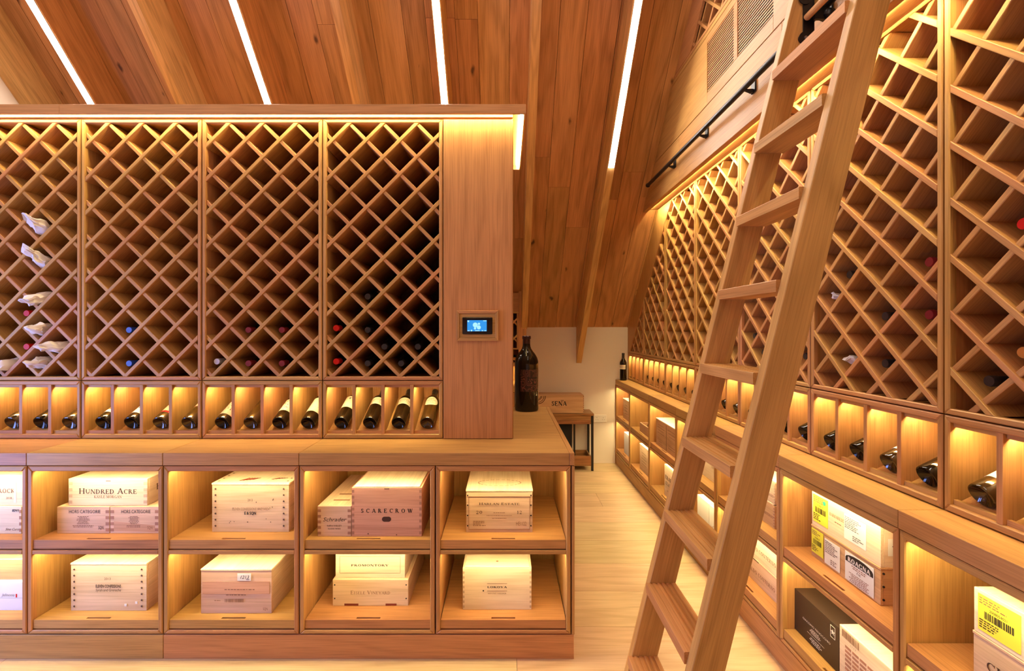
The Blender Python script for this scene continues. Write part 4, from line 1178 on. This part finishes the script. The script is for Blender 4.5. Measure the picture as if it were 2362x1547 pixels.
lm = serif_mesh('SCARECROW', .020, .62); kx = w*.66/(max(p[0] for p in lm.v)-min(p[0] for p in lm.v)); lm.v = [(a*kx+w*.5, .235+q, h+.0006) for a, b, q in lm.v]; lm.build('lid_lettering', M['ink_soft'], c)
for fx, fz in ((.235, .055), (.64, .035)): MB().prism(star_pts(w*fx, h*fz, .004), -.0009, .0002, XZ).build('dent', M['ink'], c)
# -- fourth column, lower
x, Y, z, w, h = isl(767.4, 941.7, 1336.4, 1396.8, TRAY_L)
ce = case('wooden_case', (x, Y, z), 0, w, .42, h, 'tan low case engraved Eisele Vineyard under a paler case', pine['x'], lid='none')
lettering(ce, 'Eisele Vineyard', w*.5, h*.44, .0175, M['ink_soft'], width=w*.52, bold=.8, small=.78)
nails(ce, [(.010, h*.80), (.010, h*.28), (w-.010, h*.80), (w-.010, h*.28)], M['ink_black'])
for a, b in ((.155, .34), (.70, .845)): MB().box(w*a, w*b, -.0006, .0005, .001, .011).build('bark_streak', M['ink_red'], ce)
zt = z+h
x, Yp, _, w, _ = top_of(774, 934, 1272, 1335, Y+.014)
h = .135
c = case('wooden_case', (x, Yp, zt+.0006), 0, w, .38, h, 'pale case lettered Promontory in a thin frame line, upper of two', pine_pale, lid='none')
zf = [h*.17, h*.17+.082]
for a, b, e, g in ((.020, w-.022, zf[0], zf[0]+.0014), (.020, w-.022, zf[1]-.0014, zf[1]), (.020, .0214, zf[0]+.002, zf[1]-.002), (w-.0234, w-.022, zf[0]+.002, zf[1]-.002)): MB().box(a, b, -.0008, .0003, e, g).build('frame_line', M['ink_soft'], c)
lettering(c, 'PROMONTORY', w*.495, h*.42, .0095, M['ink'], width=w*.54, bold=1.5, stretch=1.3)
# -- right column
x, Y, z, w, h = isl(1074.2, 1229.3, 1129.5, 1228, TRAY_U)
c = case('wooden_case', (x, Y, z), 0, w, .36, h, 'nailed case engraved Harlan Estate 2012 on the upper right island tray', pine['x'], lid='over', lidmat=pine_pale)
lettering(c, 'Harlan Estate', w*.5, h*.645, .0115, M['ink'], width=w*.60, bold=.9, small=.85)
for s_, px_ in (('20', .20), ('12', .80)): lettering(c, s_, w*px_, h*.44, .0145, M['ink'], stretch=1.3)
fine_print(c, w*.34, w*.66, h*.45, h*.48, 1, M['ink_soft'], seed=21); fine_print(c, w*.31, w*.69, h*.385, h*.41, 1, M['ink_soft'], seed=22, fill=.95); fine_print(c, w*.38, w*.62, h*.32, h*.345, 1, M['ink_soft'], seed=23)
fine_print(c, w*.11, w*.32, h*.15, h*.28, 4, M['ink_soft'], seed=24, align='l'); sans(c, 'HE1122', w*.825, h*.165, .0195, M['ink_soft'], width=w*.155)
fz0, fz1, fx0, fx1 = h*.075, h*.845, w*.045, w*.955
for a, b, e, g in ((fx0, fx1, fz0, fz0+.0012), (fx0, fx1, fz1-.0012, fz1), (fx0, fx0+.0012, fz0+.002, fz1-.002), (fx1-.0012, fx1, fz0+.002, fz1-.002)): MB().box(a, b, -.0004, .0022, e, g).build('frame_line', M['ink_soft'], c)
nails(c, [(s_, h*f_) for s_ in (.0095, w-.0095) for f_ in (.16, .40, .64, .87)], M['ink_black'])
ol = MB()
for k in range(24):
    a0_, a1_ = 2*math.pi*k/24, 2*math.pi*(k+.7)/24
    ol.add([(w*.5+w*.34*math.cos(a0_)*q, .10+.045*math.sin(a0_)*q, h+.0006) for q in (1, .94)]+[(w*.5+w*.34*math.cos(a1_)*q, .10+.045*math.sin(a1_)*q, h+.0006) for q in (.94, 1)], [(0, 1, 2, 3)])
ol.build('lid_print', M['ink_soft'], c)['kind'] = 'stuff'
x, Y, z, w, h = isl(1067.2, 1226, 1306.5, 1405.8, TRAY_L)
c = case('wooden_case', (x, Y, z), 0, w, .36, h, 'pale finger-jointed case lettered Lokoya on the lower right island tray', pine_pale, lid='slide')
lettering(c, 'LOKOYA', w*.50, h*.505, .0085, M['ink_black'], width=w*.285, bold=1.5, stretch=1.3)
for fz in (.605, .435): MB().box(w*.355, w*.645, -.0008, .0003, h*fz, h*fz+.0012).build('rule', M['ink_soft'], c)
lettering(c, 'MOUNT VEEDER', w*.50, h*.365, .0055, M['ink_soft'], width=w*.27); finger_joints(c, w, h*.96, 8, M['joint_soft'], wd=.009)
MB().prism([(w*.5+.006*math.cos(2*math.pi*i/12), .05+.006*math.sin(2*math.pi*i/12)) for i in range(12)], h, h+.0006, lambda u, v, q: (u, v, q)).build('lid_print', M['ink_soft'], c)
nails(c, [(w*.30, h*.44)], M['ink_black'])
# -- leftmost column, cut by the frame
Y = F*(H-TRAY_U)/(1231-CY)
x1 = PX(49.5, Y); w = .42; h = PZ(1168, Y)-TRAY_U
c = case('wooden_case', (x1-w, Y, TRAY_U+.0004), 0, w, .33, h, 'bluish low case with black stamp and signature at the left edge', pine_pale, lid='none')
sans(c, 'EDV1', w-.028, h*.82, .010, M['ink_black'], shear=.2, bold=.0006); sans(c, 'Sine Cure', w-.045, h*.13, .012, M['ink'], shear=.45, width=.065); finger_joints(c, w, h, 4, M['joint'], (1,), wd=.010)
hh = PZ(1096, Y+.01)-TRAY_U-h
c = case('wooden_case', (x1-w-.002, Y+.01, TRAY_U+h+.001), 0, w, .33, hh, 'pale case with a white strip label, upper at the left edge', pine_pale, lid='none')
lettering(c, 'BLACK ROCK', w-.13, hh*.42, .0195, M['ink_soft'], width=.18); sans(c, '2018', w-.068, hh*.22, .010, M['ink_soft'])
MB().box(w-.044, w-.033, -.0009, -.0001, hh*.10, hh*.94).build('strip_label', M['paper'], c)
Y = F*(H-TRAY_L)/(1407.5-CY)
x1 = PX(52, Y); h = PZ(1342, Y)-TRAY_L
c = case('wine_carton', (x1-.42, Y, TRAY_L+.0004), 0, .42, .33, h, 'white carton with grey script and a small red figure at the left edge', M['carton'], lid='none', cat='box', group='cartons')
sans(c, 'Jelinonia', .352, h*.50, .014, M['steel'], shear=.3, width=.062); MB().box(.388, .394, -.0008, .0003, h*.46, h*.58).build('red_figure', M['red'], c); MB().box(0, .42, -.0004, .0004, h*.438, h*.444).build('flap_seam', M['steel'], c)
hh = PZ(1289, Y+.02)-TRAY_L-h
c = case('wooden_case', (x1-.42, Y+.02, TRAY_L+h+.001), 0, .42, .33, hh, 'orange-tan plain case lying on the white carton', pine_tan, lid='slide', lidmat=pine_pale)

# ---- cases on the ladder wall: local x runs from far to near
def rcase(yfar, ynear, xf, zs, h, label, mat, d=.32, **k):
    return case(k.pop('name', 'wooden_case'), (xf, yfar, zs+.0006), RZ, yfar-ynear, d, h, label, mat, group=k.pop('group', 'cases on the ladder wall'), **k)
def sticker(parent, x0, x1, z0, z1, mat, seed, bar=None, nm='sticker'):
    p = MB().box(x0, x1, -.0010, -.0001, z0, z1).build(nm, mat, parent)
    hgt = z1-z0
    if bar:
        barcode(p, x0+(x1-x0)*.16, x0+(x1-x0)*.86, z0+hgt*.38, z0+hgt*.58, M['ink_black'], seed=seed)
        sans(p, bar, (x0+x1)/2, z0+hgt*.62, .0075, M['ink_black'], y=-.0014, width=(x1-x0)*.42)
        fine_print(p, x0+.004, x1-.006, z0+hgt*.74, z0+hgt*.94, 3, M['ink_soft'], y=-.0014, seed=seed, align='l'); fine_print(p, x0+.004, x0+(x1-x0)*.7, z0+hgt*.08, z0+hgt*.34, 4, M['ink'], y=-.0014, seed=seed+1, align='l')
    else:
        fine_print(p, x0+.004, x1-.006, z0+hgt*.45, z0+hgt*.94, 7, M['steel'], y=-.0014, seed=seed, align='l'); fine_print(p, x0+(x1-x0)*.4, x1-.006, z0+hgt*.08, z0+hgt*.30, 3, M['steel'], y=-.0014, seed=seed+1, align='l')
    return p
# unit right of the ladder, upper: two stacked
h = .134
c = rcase(1.9655, 1.600, 1.3165, TRAY_U, h, 'nailed tan case with black arched label Roagna and yellow sticker, lower of two', pine_tan, lid='over', d=.33)
w = .3655
sticker(c, .006, .078, .020, .122, M['yellow'], 31, '20110908 8 147'); sticker(c, .086, .172, .010, .112, M['paper'], 32)
lb = MB().box(.200, .338, -.0012, -.0001, .008, .116).build('arched_label', M['paper'], c)
arch = [(.203, .080), (.335, .080), (.335, .094)]+[(.269+.066*math.cos(math.pi*i/8), .094+.018*math.sin(math.pi*i/8)) for i in range(1, 8)]+[(.203, .094)]
MB().prism(arch, -.0018, -.0013, XZ).build('arch', M['ink_black'], lb)
lettering(lb, 'ROAGNA', .269, .083, .0165, M['paper'], y=-.0022, width=.108, bold=1.5)
lettering(lb, 'PAJE', .269, .052, .008, M['ink'], y=-.0016); fine_print(lb, .214, .324, .062, .076, 2, M['ink_soft'], y=-.0016, seed=41); fine_print(lb, .206, .332, .010, .046, 6, M['ink_soft'], y=-.0016, seed=42)
for zz in (.02, .066, .112): MB().tube((w-.002, .012, zz), (w+.001, .012, zz), .004, 8).build('nail', M['ink_black'], c)
h2 = .150
c = rcase(1.962, 1.602, 1.319, TRAY_U+h, h2, 'pale case lettered Barbaresco with green-dotted yellow sticker, upper of two', pine_pale, lid='none', d=.32)
w = .36
p = sticker(c, .008, .098, .020, .134, M['yellow'], 33, '2010908 147')
MB().prism([(.078+.0085*math.cos(2*math.pi*i/16), .116+.0085*math.sin(2*math.pi*i/16)) for i in range(16)], -.0022, -.0011, XZ).build('green_dot', M['green'], p)
lettering(c, 'BARBARESCO', .152, .082, .012, M['ink_soft'], width=.088); fine_print(c, .128, .180, .062, .070, 1, M['ink_soft'], seed=44)
sticker(c, .188, .296, .026, .122, M['paper'], 34)
sp_ = MB().box(w+.0001, w+.0010, .026, .105, .040, .100).build('white_slip', M['paper'], c)
MB().add([(w+.0013, y_-.036, z_) for y_, z_ in ((.075, .075), (.085, .060), (.089, .060), (.108, .084), (.104, .084), (.087, .065), (.079, .075))], [(0, 1, 2, 3, 4, 5, 6)]).build('pen_tick', M['ink_black'], sp_)
# lower: black carton and slotted carton
c = rcase(2.041, 1.768, 1.294, TRAY_L, .181, 'dark brown glossy carton with small white print standing low right of the ladder', M['carton_black'], lid='none', d=.36, name='wine_carton', cat='box')
w = .273
sans(c, 'GIACOMO FENOCCHIO', w*.52, .082, .0085, M['paper'], width=w*.62); fine_print(c, w*.36, w*.64, .052, .074, 4, M['paper'], seed=51); fine_print(c, w*.30, w*.72, .042, .047, 1, M['paper'], seed=52); fine_print(c, w*.36, w*.66, .014, .036, 3, M['paper'], seed=53)
for a, b, e, g in ((.226, .252, .118, .1195), (.226, .252, .1635, .165), (.226, .2275, .1197, .1633), (.2505, .252, .1197, .1633)): MB().box(a, b, -.0008, .0003, e, g).build('emblem_frame', M['paper'], c)
MB().prism(star_pts(.239, .141, .012), -.0008, .0003, XZ).build('emblem', M['paper'], c)
lb = MB().box(.105, .185, .115, .165, .1811, .1816).build('top_label', M['paper'], c)
sans(lb, 'GIAC', .145, .13, .020, M['ink_black'], width=.06, rot=Matrix.Translation((.145, .130, .1820)) @ Matrix.Rotation(-math.pi/2, 4, 'X') @ Matrix.Identity(4))
c = rcase(1.766, 1.520, 1.294, TRAY_L, .198, 'pale carton printed with a grid of small brown slots beside the dark carton', pine_pale, lid='none', d=.34, name='wine_carton', cat='box')
w = .246
for i in range(6):
    for j in range(8): MB().prism([(.030+.036*i, .014+.0165*j), (.060+.036*i, .014+.0165*j), (.060+.036*i, .0235+.0165*j), (.030+.036*i, .0235+.0165*j)], -.0008, .0003, XZ).build('printed_slot', M['joint'], c)
barcode(c, .014, .10, .163, .190, M['ink_soft'], y=-.0008, seed=8); sans(c, '1 1 1 2', .07, .150, .007, M['ink'])
MB().box(.06, .12, .10, .16, .198, .1986).build('top_label', M['joint_soft'], c)
# unit behind near stile, upper: two flat cases and a paper; lower: two long cases
c = rcase(2.50, 2.212, 1.305, TRAY_U, .117, 'tan flat case ending in finger joints behind the near ladder stile, lower of two', pine_tan, lid='slide', lidmat=pine_pale)
w = .288; lettering(c, 'CONTERNO', w*.80, .045, .013, M['ink_soft'], width=.095); finger_joints(c, w, .112, 7, M['joint'], (1,), wd=.009)
c = rcase(2.50, 2.213, 1.307, TRAY_U+.1176, .105, 'pale flat case under a white sheet, upper of two behind the near stile', pine['x'], lid='none')
lettering(c, 'CONTERNO', w*.80, .030, .013, M['ink_soft'], width=.095); finger_joints(c, w, .105, 7, M['joint_soft'], (1,), wd=.009)
s_ = tag(MB().box(0, .25, .004, .26, 0, .0022).build('paper_sheet', M['paper']), 'white paper sheet lying on the flat pale case behind the near stile', 'paper')
s_.location = (1.309, 2.47, TRAY_U+.1176+.1066); s_.rotation_euler[2] = RZ
for i, (zz, hh, lab, m_) in enumerate(((TRAY_L, .121, 'long pale case engraved Aldo Conterno, lower of two on the bottom tray', pine['x']), (TRAY_L+.1216, .117, 'long pale case engraved Aldo Conterno, upper of two on the bottom tray', pine_pale))):
    c = rcase(2.63, 2.222, 1.322+.004*i, zz, hh, lab, m_, lid='none', d=.33)
    lettering(c, 'ALDO CONTERNO', .278, .045, .019, M['ink_soft'], width=.235); MB().box(.19, .25, -.0008, .0005, hh-.006, hh-.002).build('finger_notch', M['ink'], c)
# unit seen between the stiles
c = rcase(3.10, 2.735, 1.315, TRAY_U, .205, 'pale case printed with a vine drawing, between the ladder stiles', pine_pale, lid='none')
w = .365
vd = MB(); r_ = random.Random(9)
for k in range(60):
    a, b = w*r_.uniform(.30, .92), r_.uniform(.125, .195); an = r_.uniform(0, 3.1); l_ = r_.uniform(.008, .020)
    seg(vd, a, b, a+l_*math.cos(an), b+l_*math.sin(an), .003, .002, -.0008)
vd.build('vine_drawing', M['ink'], c)['kind'] = 'stuff'
lettering(c, 'CHATEAU', w*.62, .085, .012, M['ink_soft']); sans(c, 'Grand Vin', w*.80, .060, .012, M['ink'], shear=.3)
c = rcase(3.12, 2.945, 1.312, TRAY_L, .21, 'white paper-wrapped box with grey print between the ladder stiles, farther of two', M['paper'], lid='none', name='wrapped_box', cat='box')
sans(c, 'FINE WINE', .10, .06, .012, M['steel']); MB().box(.02, .155, -.0008, .0003, .018, .021).build('tape_line', M['steel'], c)
c = rcase(2.938, 2.730, 1.312, TRAY_L, .21, 'white paper-wrapped box with diagonal fold between the ladder stiles, nearer of two', M['paper'], lid='none', name='wrapped_box', cat='box')
MB().prism([(.01, .06), (.013, .06), (.16, .16), (.157, .16)], -.0008, .0004, XZ).build('fold_line', M['joint_soft'], c); MB().prism([(.05, .03), (.053, .03), (.19, .012), (.19, .009)], -.0008, .0004, XZ).build('fold_line', M['joint_soft'], c)
# units left of the ladder
c = rcase(3.86, 3.36, 1.272, TRAY_U, .222, 'big two-plank case with much printing left of the ladder', pine_tan, lid='over', lidmat=pine_pale, d=.36)
MB().box(.248, .251, -.0006, .0004, .006, .206).build('plank_joint', M['ink'], c)
fine_print(c, .03, .22, .10, .19, 4, M['ink_soft'], seed=61); fine_print(c, .27, .47, .12, .19, 3, M['ink_soft'], seed=62); fine_print(c, .27, .47, .03, .07, 2, M['ink_soft'], seed=63); fine_print(c, .05, .17, .015, .05, 2, M['ink_soft'], seed=64)
c = rcase(3.69, 3.36, 1.285, TRAY_L, .25, 'pale case with dark block lettering left of the ladder, bottom tray', pine_pale, lid='none', d=.33)
lettering(c, 'ERAL', .09, .14, .030, M['ink'], width=.13); lettering(c, 'ELAN', .09, .095, .026, M['ink'], width=.12); lettering(c, 'NAPA', .08, .045, .014, M['ink_soft'])
# open crate with a bottle
t = empty('open_crate', (1.275, 4.335, TRAY_U+.0006), RZ, 'low open wooden crate with a dark bottle lying in it', 'crate')
for a in ((0, .34, 0, .010, 0, .085), (0, .34, .19, .20, 0, .085), (0, .010, .0102, .1898, 0, .085), (.33, .34, .0102, .1898, 0, .085)): MB().box(*a).build('crate_side', pine_tan, t)
MB().box(.0102, .3298, .0102, .1898, 0, .008).build('crate_base', pine['x'], t)
bt = bottle((1.375, 4.30, TRAY_U+.085), 0, 0, 'dark bottle lying in the low open crate', 'bottles on the ladder wall', lab=('paper', .05, .13, 1.0, 'plain'))
bt.rotation_euler = (math.pi/2-.06, 0, 0); bt.location = (1.375, 4.315, TRAY_U+.0525)
c = rcase(4.38, 4.02, 1.285, TRAY_L, .245, 'pale wooden case with faint print second cubby from the white wall', pine['x'], lid='over', lidmat=pine_pale, d=.33)
fine_print(c, .04, .25, .06, .19, 5, M['ink_soft'], seed=71)
c = rcase(5.00, 4.62, 1.285, TRAY_U, .215, 'reddish-brown case with dark emblem in the cubby nearest the white wall', pine_red, lid='over', lidmat=pine_pale, d=.33)
fine_print(c, .05, .22, .05, .17, 4, M['ink'], seed=72)
c = rcase(4.95, 4.62, 1.285, TRAY_L, .225, 'plain white carton in the bottom cubby nearest the white wall', M['carton'], lid='none', name='wine_carton', cat='box', d=.33)
# nearest unit: two stacked at the picture edge
c = rcase(1.286, .93, 1.3165, TRAY_U, .126, 'tan case starting with letters C H A at the right picture edge, lower of two', pine['x'], lid='over', d=.33)
lettering(c, 'CHATEAU', .130, .042, .024, M['ink'], width=.18, bold=.9); fine_print(c, .035, .20, .018, .028, 1, M['ink_soft'], seed=81)
c = rcase(1.282, .935, 1.318, TRAY_U+.1268, .122, 'pale case with a large yellow barcode sticker at the right picture edge', pine_pale, lid='none', d=.32)
sticker(c, .012, .118, .012, .112, M['yellow'], 82, '2008054021'); lettering(c, 'O', .150, .04, .032, M['ink_soft'])

# ------------------------------------------------------------------ bottles on the ladder wall
k_ = 0
DD = {0: 'nearest', 1: 'right of the ladder', 2: 'by the near ladder stile', 3: 'between the ladder stiles', 4: 'just left of the ladder', 5: 'second from the white wall'}
NTH = ['first', 'second', 'third', 'fourth']
for i in range(6):
    for cidx in range(4):
        if i == 0 and cidx > 1: continue
        lab = {0: ('cream', .06, .16, HALF, 'text'), 1: ('paper', .05, .16, HALF, 'plain'), 2: ('cream', .08, .17, HALF, 'plain'), 3: ('paper', .10, .17, HALF, 'text')}[(i*3+cidx) % 4]
        if (i, cidx) == (0, 0): lab = ('paper', .055, .17, HALF, 'plain')
        display_bottle(XR, RY[i]+U, RZ, cell_x(cidx), 'dark bottle in the %s cell of the lit display %s' % (NTH[cidx], DD[i]), 'bottles in the lit ladder-wall cells', lab=lab, glass='glass_brown' if (i+cidx) % 3 == 0 else 'glass')
RBW = [(2138, 612, 'darkred', 'dark red capped bottle high in the rack right of the ladder'), (1952, 635, 'darkfoil', 'dark capped bottle beside the ladder in the rack right of it'), (2027, 733, 'darkfoil', 'dark capped bottle in the middle of the rack right of the ladder'),
       (2082, 890, 'darkfoil', 'dark capped bottle in the lowest row right of the ladder'), (2150, 735, 'darkred', 'dark bottle half hidden by the rack side right of the ladder'),
       (2356, 516, 'red', 'red capped bottle at the right picture edge'), (2350, 812, 'gold', 'copper capped bottle at the right picture edge'), (2294, 868, 'darkfoil', 'dark bottle low in the nearest rack'), (1846, 853, 'darkfoil', 'dark bottle low between the near stile and the rack seam'),
       (1726, 812, 'darkfoil', 'dark bottle between the ladder stiles, upper'), (1748, 842, 'darkfoil', 'dark bottle between the ladder stiles, lower')]
for px, py, cap, lab in RBW:
    Xn = XR+.035; Yw = F*Xn/(px-CX); Z = PZ(py, Yw)
    i = max(j for j in range(7) if RY[j] <= Yw)
    rack_bottle(XR, RY[i]+U, RZ, RY[i]+U-Yw, Z, lab, 'bottles lying in the ladder-wall racks', cap=cap, phase=PH0 if i == 0 else PH1)
for n_, (px, py, lab) in enumerate(((1922, 682, 'tissue-wrapped bottle right of the ladder, upper'), (1925, 868, 'tissue-wrapped bottle right of the ladder, lower'))):
    Yw = F*(XR+.02)/(px-CX); i = max(j for j in range(7) if RY[j] <= Yw)
    tissue(XR, RY[i]+U, RZ, RY[i]+U-Yw, PZ(py, Yw), lab, 60+n_, .0, .02, -.02, size=.6, phase=PH1)
bottle((1.300, 5.045, .9492), 0, -.75, 'small dark wine bottle with cream label standing at the far end of the ladder-wall worktop', None, lab=('cream', .125, .172, 1.2, 'text'))

# ------------------------------------------------------------------ back wall things
TY0, TY1, TX0, TX1 = 4.866, 5.125, .360, .937
t = empty('side_table', (0, 0, 0), 0, 'rustic wooden side table with black metal legs against the white wall', 'table')
MB().box(TX0, TX1+.004, TY0-.006, TY1, .590, .615, .003).build('table_top', acacia, t)
for a, b in ((.500, .5425), (.5435, .589)): MB().box(TX0+.026, TX1-.026, TY0+.002, TY0+.020, a, b, .002).build('apron_board', acacia, t)
for a in (TX0+.008, TX1-.012-.014): MB().box(a, a+.012, TY0+.03, TY1-.03, .505, .588).build('apron_side', acacia, t)
for lx in (TX0, TX1-.024):
    for ly in (TY0, TY1-.024): MB().box(lx, lx+.024, ly, ly+.024, 0, .589, .001).build('leg', M['black'], t)
MB().box(.724, .742, TY0+.004, TY0+.022, .165, .499).build('brace', M['black'], t)
tr = MB().box(TX0+.026, TX1-.026, TY0+.003, TY1-.003, .052, .066).build('lower_tray', acacia, t)
for a in ((TX0+.026, TX1-.026, TY0+.003, TY0+.017, .0665, .160), (TX0+.026, TX1-.026, TY1-.017, TY1-.003, .0665, .160), (TX0+.026, TX0+.040, TY0+.018, TY1-.018, .0665, .160), (TX1-.040, TX1-.026, TY0+.018, TY1-.018, .0665, .160)): MB().box(*a).build('tray_side', acacia, tr)
tag(MB().box(.44, .712, TY0+.035, TY1-.03, .0665, .495, .004).build('black_case', M['blackbox']), 'black box standing under the side table', 'box')
YS = 4.885; h = .196; xs0, xs1 = .280, .8375
c = case('wooden_case', (xs0, YS, .6156), 0, xs1-xs0, .20, h, 'tan case with a ring emblem and lettering SENA on the side table', pine_tan, lid='slide')
w = xs1-xs0
lettering(c, 'SENA', PX(1289.5, YS)-xs0, .080, .046, M['ink_black'], width=.163, bold=1.4, stretch=1.2)
MB().box(PX(1289.5, YS)-xs0+.018, PX(1289.5, YS)-xs0+.05, -.0008, .0003, .133, .138).build('tilde', M['ink_black'], c)
fine_print(c, PX(1276, YS)-xs0, PX(1304, YS)-xs0, .062, .072, 1, M['ink_soft'], seed=91); finger_joints(c, w, h, 8, M['ink_soft'], (1,), wd=.008)
ex, ez = PX(1240, YS)-xs0, h-.012
for r0, r1 in ((.082, .089), (.066, .072), (.030, .050)):
    em = MB()
    for k in range(16):
        a0_, a1_ = math.pi+math.pi*k/16, math.pi+math.pi*(k+(1 if r1-r0 < .01 else .6))/16
        em.add([(ex+r0*math.cos(a0_), -.0008, ez+r0*math.sin(a0_)), (ex+r1*math.cos(a0_), -.0008, ez+r1*math.sin(a0_)), (ex+r1*math.cos(a1_), -.0008, ez+r1*math.sin(a1_)), (ex+r0*math.cos(a1_), -.0008, ez+r0*math.sin(a1_))], [(0, 1, 2, 3)])
    em.build('ring_emblem', M['ink'], c)
t = empty('wall_socket', (1.064, BACK-.0005, .505), 0, 'white double wall socket low on the white wall', 'socket')
MB().box(-.073, .073, -.009, 0, -.043, .043, .003).build('face_plate', M['plastic'], t)
for sx in (-.036, .036):
    for a, b, w_, h_ in ((0, .012, .004, .008), (-.011, -.010, .007, .004), (.011, -.010, .007, .004)): MB().box(sx+a-w_/2, sx+a+w_/2, -.0096, -.0088, b-h_/2, b+h_/2).build('pin_hole', M['ink_black'], t)
    MB().box(sx*.25-.006, sx*.25+.006, -.0125, -.0093, .020, .032).build('rocker_switch', M['plastic'], t)
# rack against the back wall, glimpsed between island and big bottle
YB = 4.77
dup(proto, (-.54, 4.515, 0), 0, 'oak cubby cabinet against the back wall behind the island')
t = empty('worktop', (-.10, 4.513, .949), 0, 'oak worktop section against the back wall behind the big bottle', 'worktop')
MB().box(-.44, .305, 0, .63, -.057, 0, .001).build('worktop_board', oak['x'], t)
tag(MB().box(.088, .2045, 4.52, 5.14, 0, .888).build('cabinet_filler', oak['z']), 'oak filler beside the back-wall cabinet', 'panel')
tag(MB().box(-.54, .086, 4.52, 5.10, 0, .1105).build('plinth', oak['x']), 'oak plinth board under the back-wall cabinet', 'plinth')
t = empty('wine_rack', (-.488, YB, 0), 0, 'small lattice rack on the back wall glimpsed beside the plain panel', 'rack')
MB().box(.0, .6205, 0, .02, 1.302, 1.318, .001).build('frame_rail', oak['x'], t); MB().box(.0, .6205, 0, .02, 1.682, 1.70, .001).build('frame_rail', oak['x'], t)
for a in (0, .6025): MB().box(a, a+.018, 0, .138, 1.3182, 1.6818, .001).build('frame_stile', oak['z'], t)
op = [(.0182, 1.3182), (.6022, 1.3182), (.6022, 1.6818), (.0182, 1.6818)]
lattice(t, op, .31, 1.6818, False, .13)
MB().box(0, .6205, .139, .148, 1.302, 1.70).build('back_panel', shade_oak, t)
MB().box(.0, .6205, .0, .02, 1.7005, 1.895, .001).build('header_panel', oak['x'], t)
for a in (0,): MB().box(a, a+.016, .004, .30, .951, 1.3015).build('side_panel', oak['z'], t)
MB().box(.0165, .6205, .288, .30, .951, 1.30).build('lower_back_panel', oak['z'], t)
MB().box(.0165, .6205, .004, .287, 1.150, 1.166).build('mid_shelf', oak['x'], t)
MB().box(.0165, .6205, .004, .018, 1.126, 1.1495).build('shelf_lip', oak['x'], t)
MB().box(.03, .60, .024, .032, 1.143, 1.148).build('light_strip', M['led_disp'], t)
t = empty('cabinet_end', (0, 0, 0), 0, 'narrow oak end post of the back-wall rack below the second rafter', 'panel')
pst = [(YB+.002, .951), (5.10, .951), (5.10, ceil_z(5.10)-.02), (YB+.002, ceil_z(YB+.002)-.02)]
MB().prism(pst, .1335, .1845, YZ).build('post_panel', oak['z'], t)
MB().prism(pst, .1865, .2135, YZ).build('edge_strip', oak['z'], t)
bt = bottle((.048, YB+.245, 1.166+.0395), 0, 0, 'dark bottle lying neck outwards on the back-wall rack shelf', None, cap='gold')
bt.rotation_euler = (math.pi/2, 0, 0); bt.location = (.091, YB+.284, 1.2050)
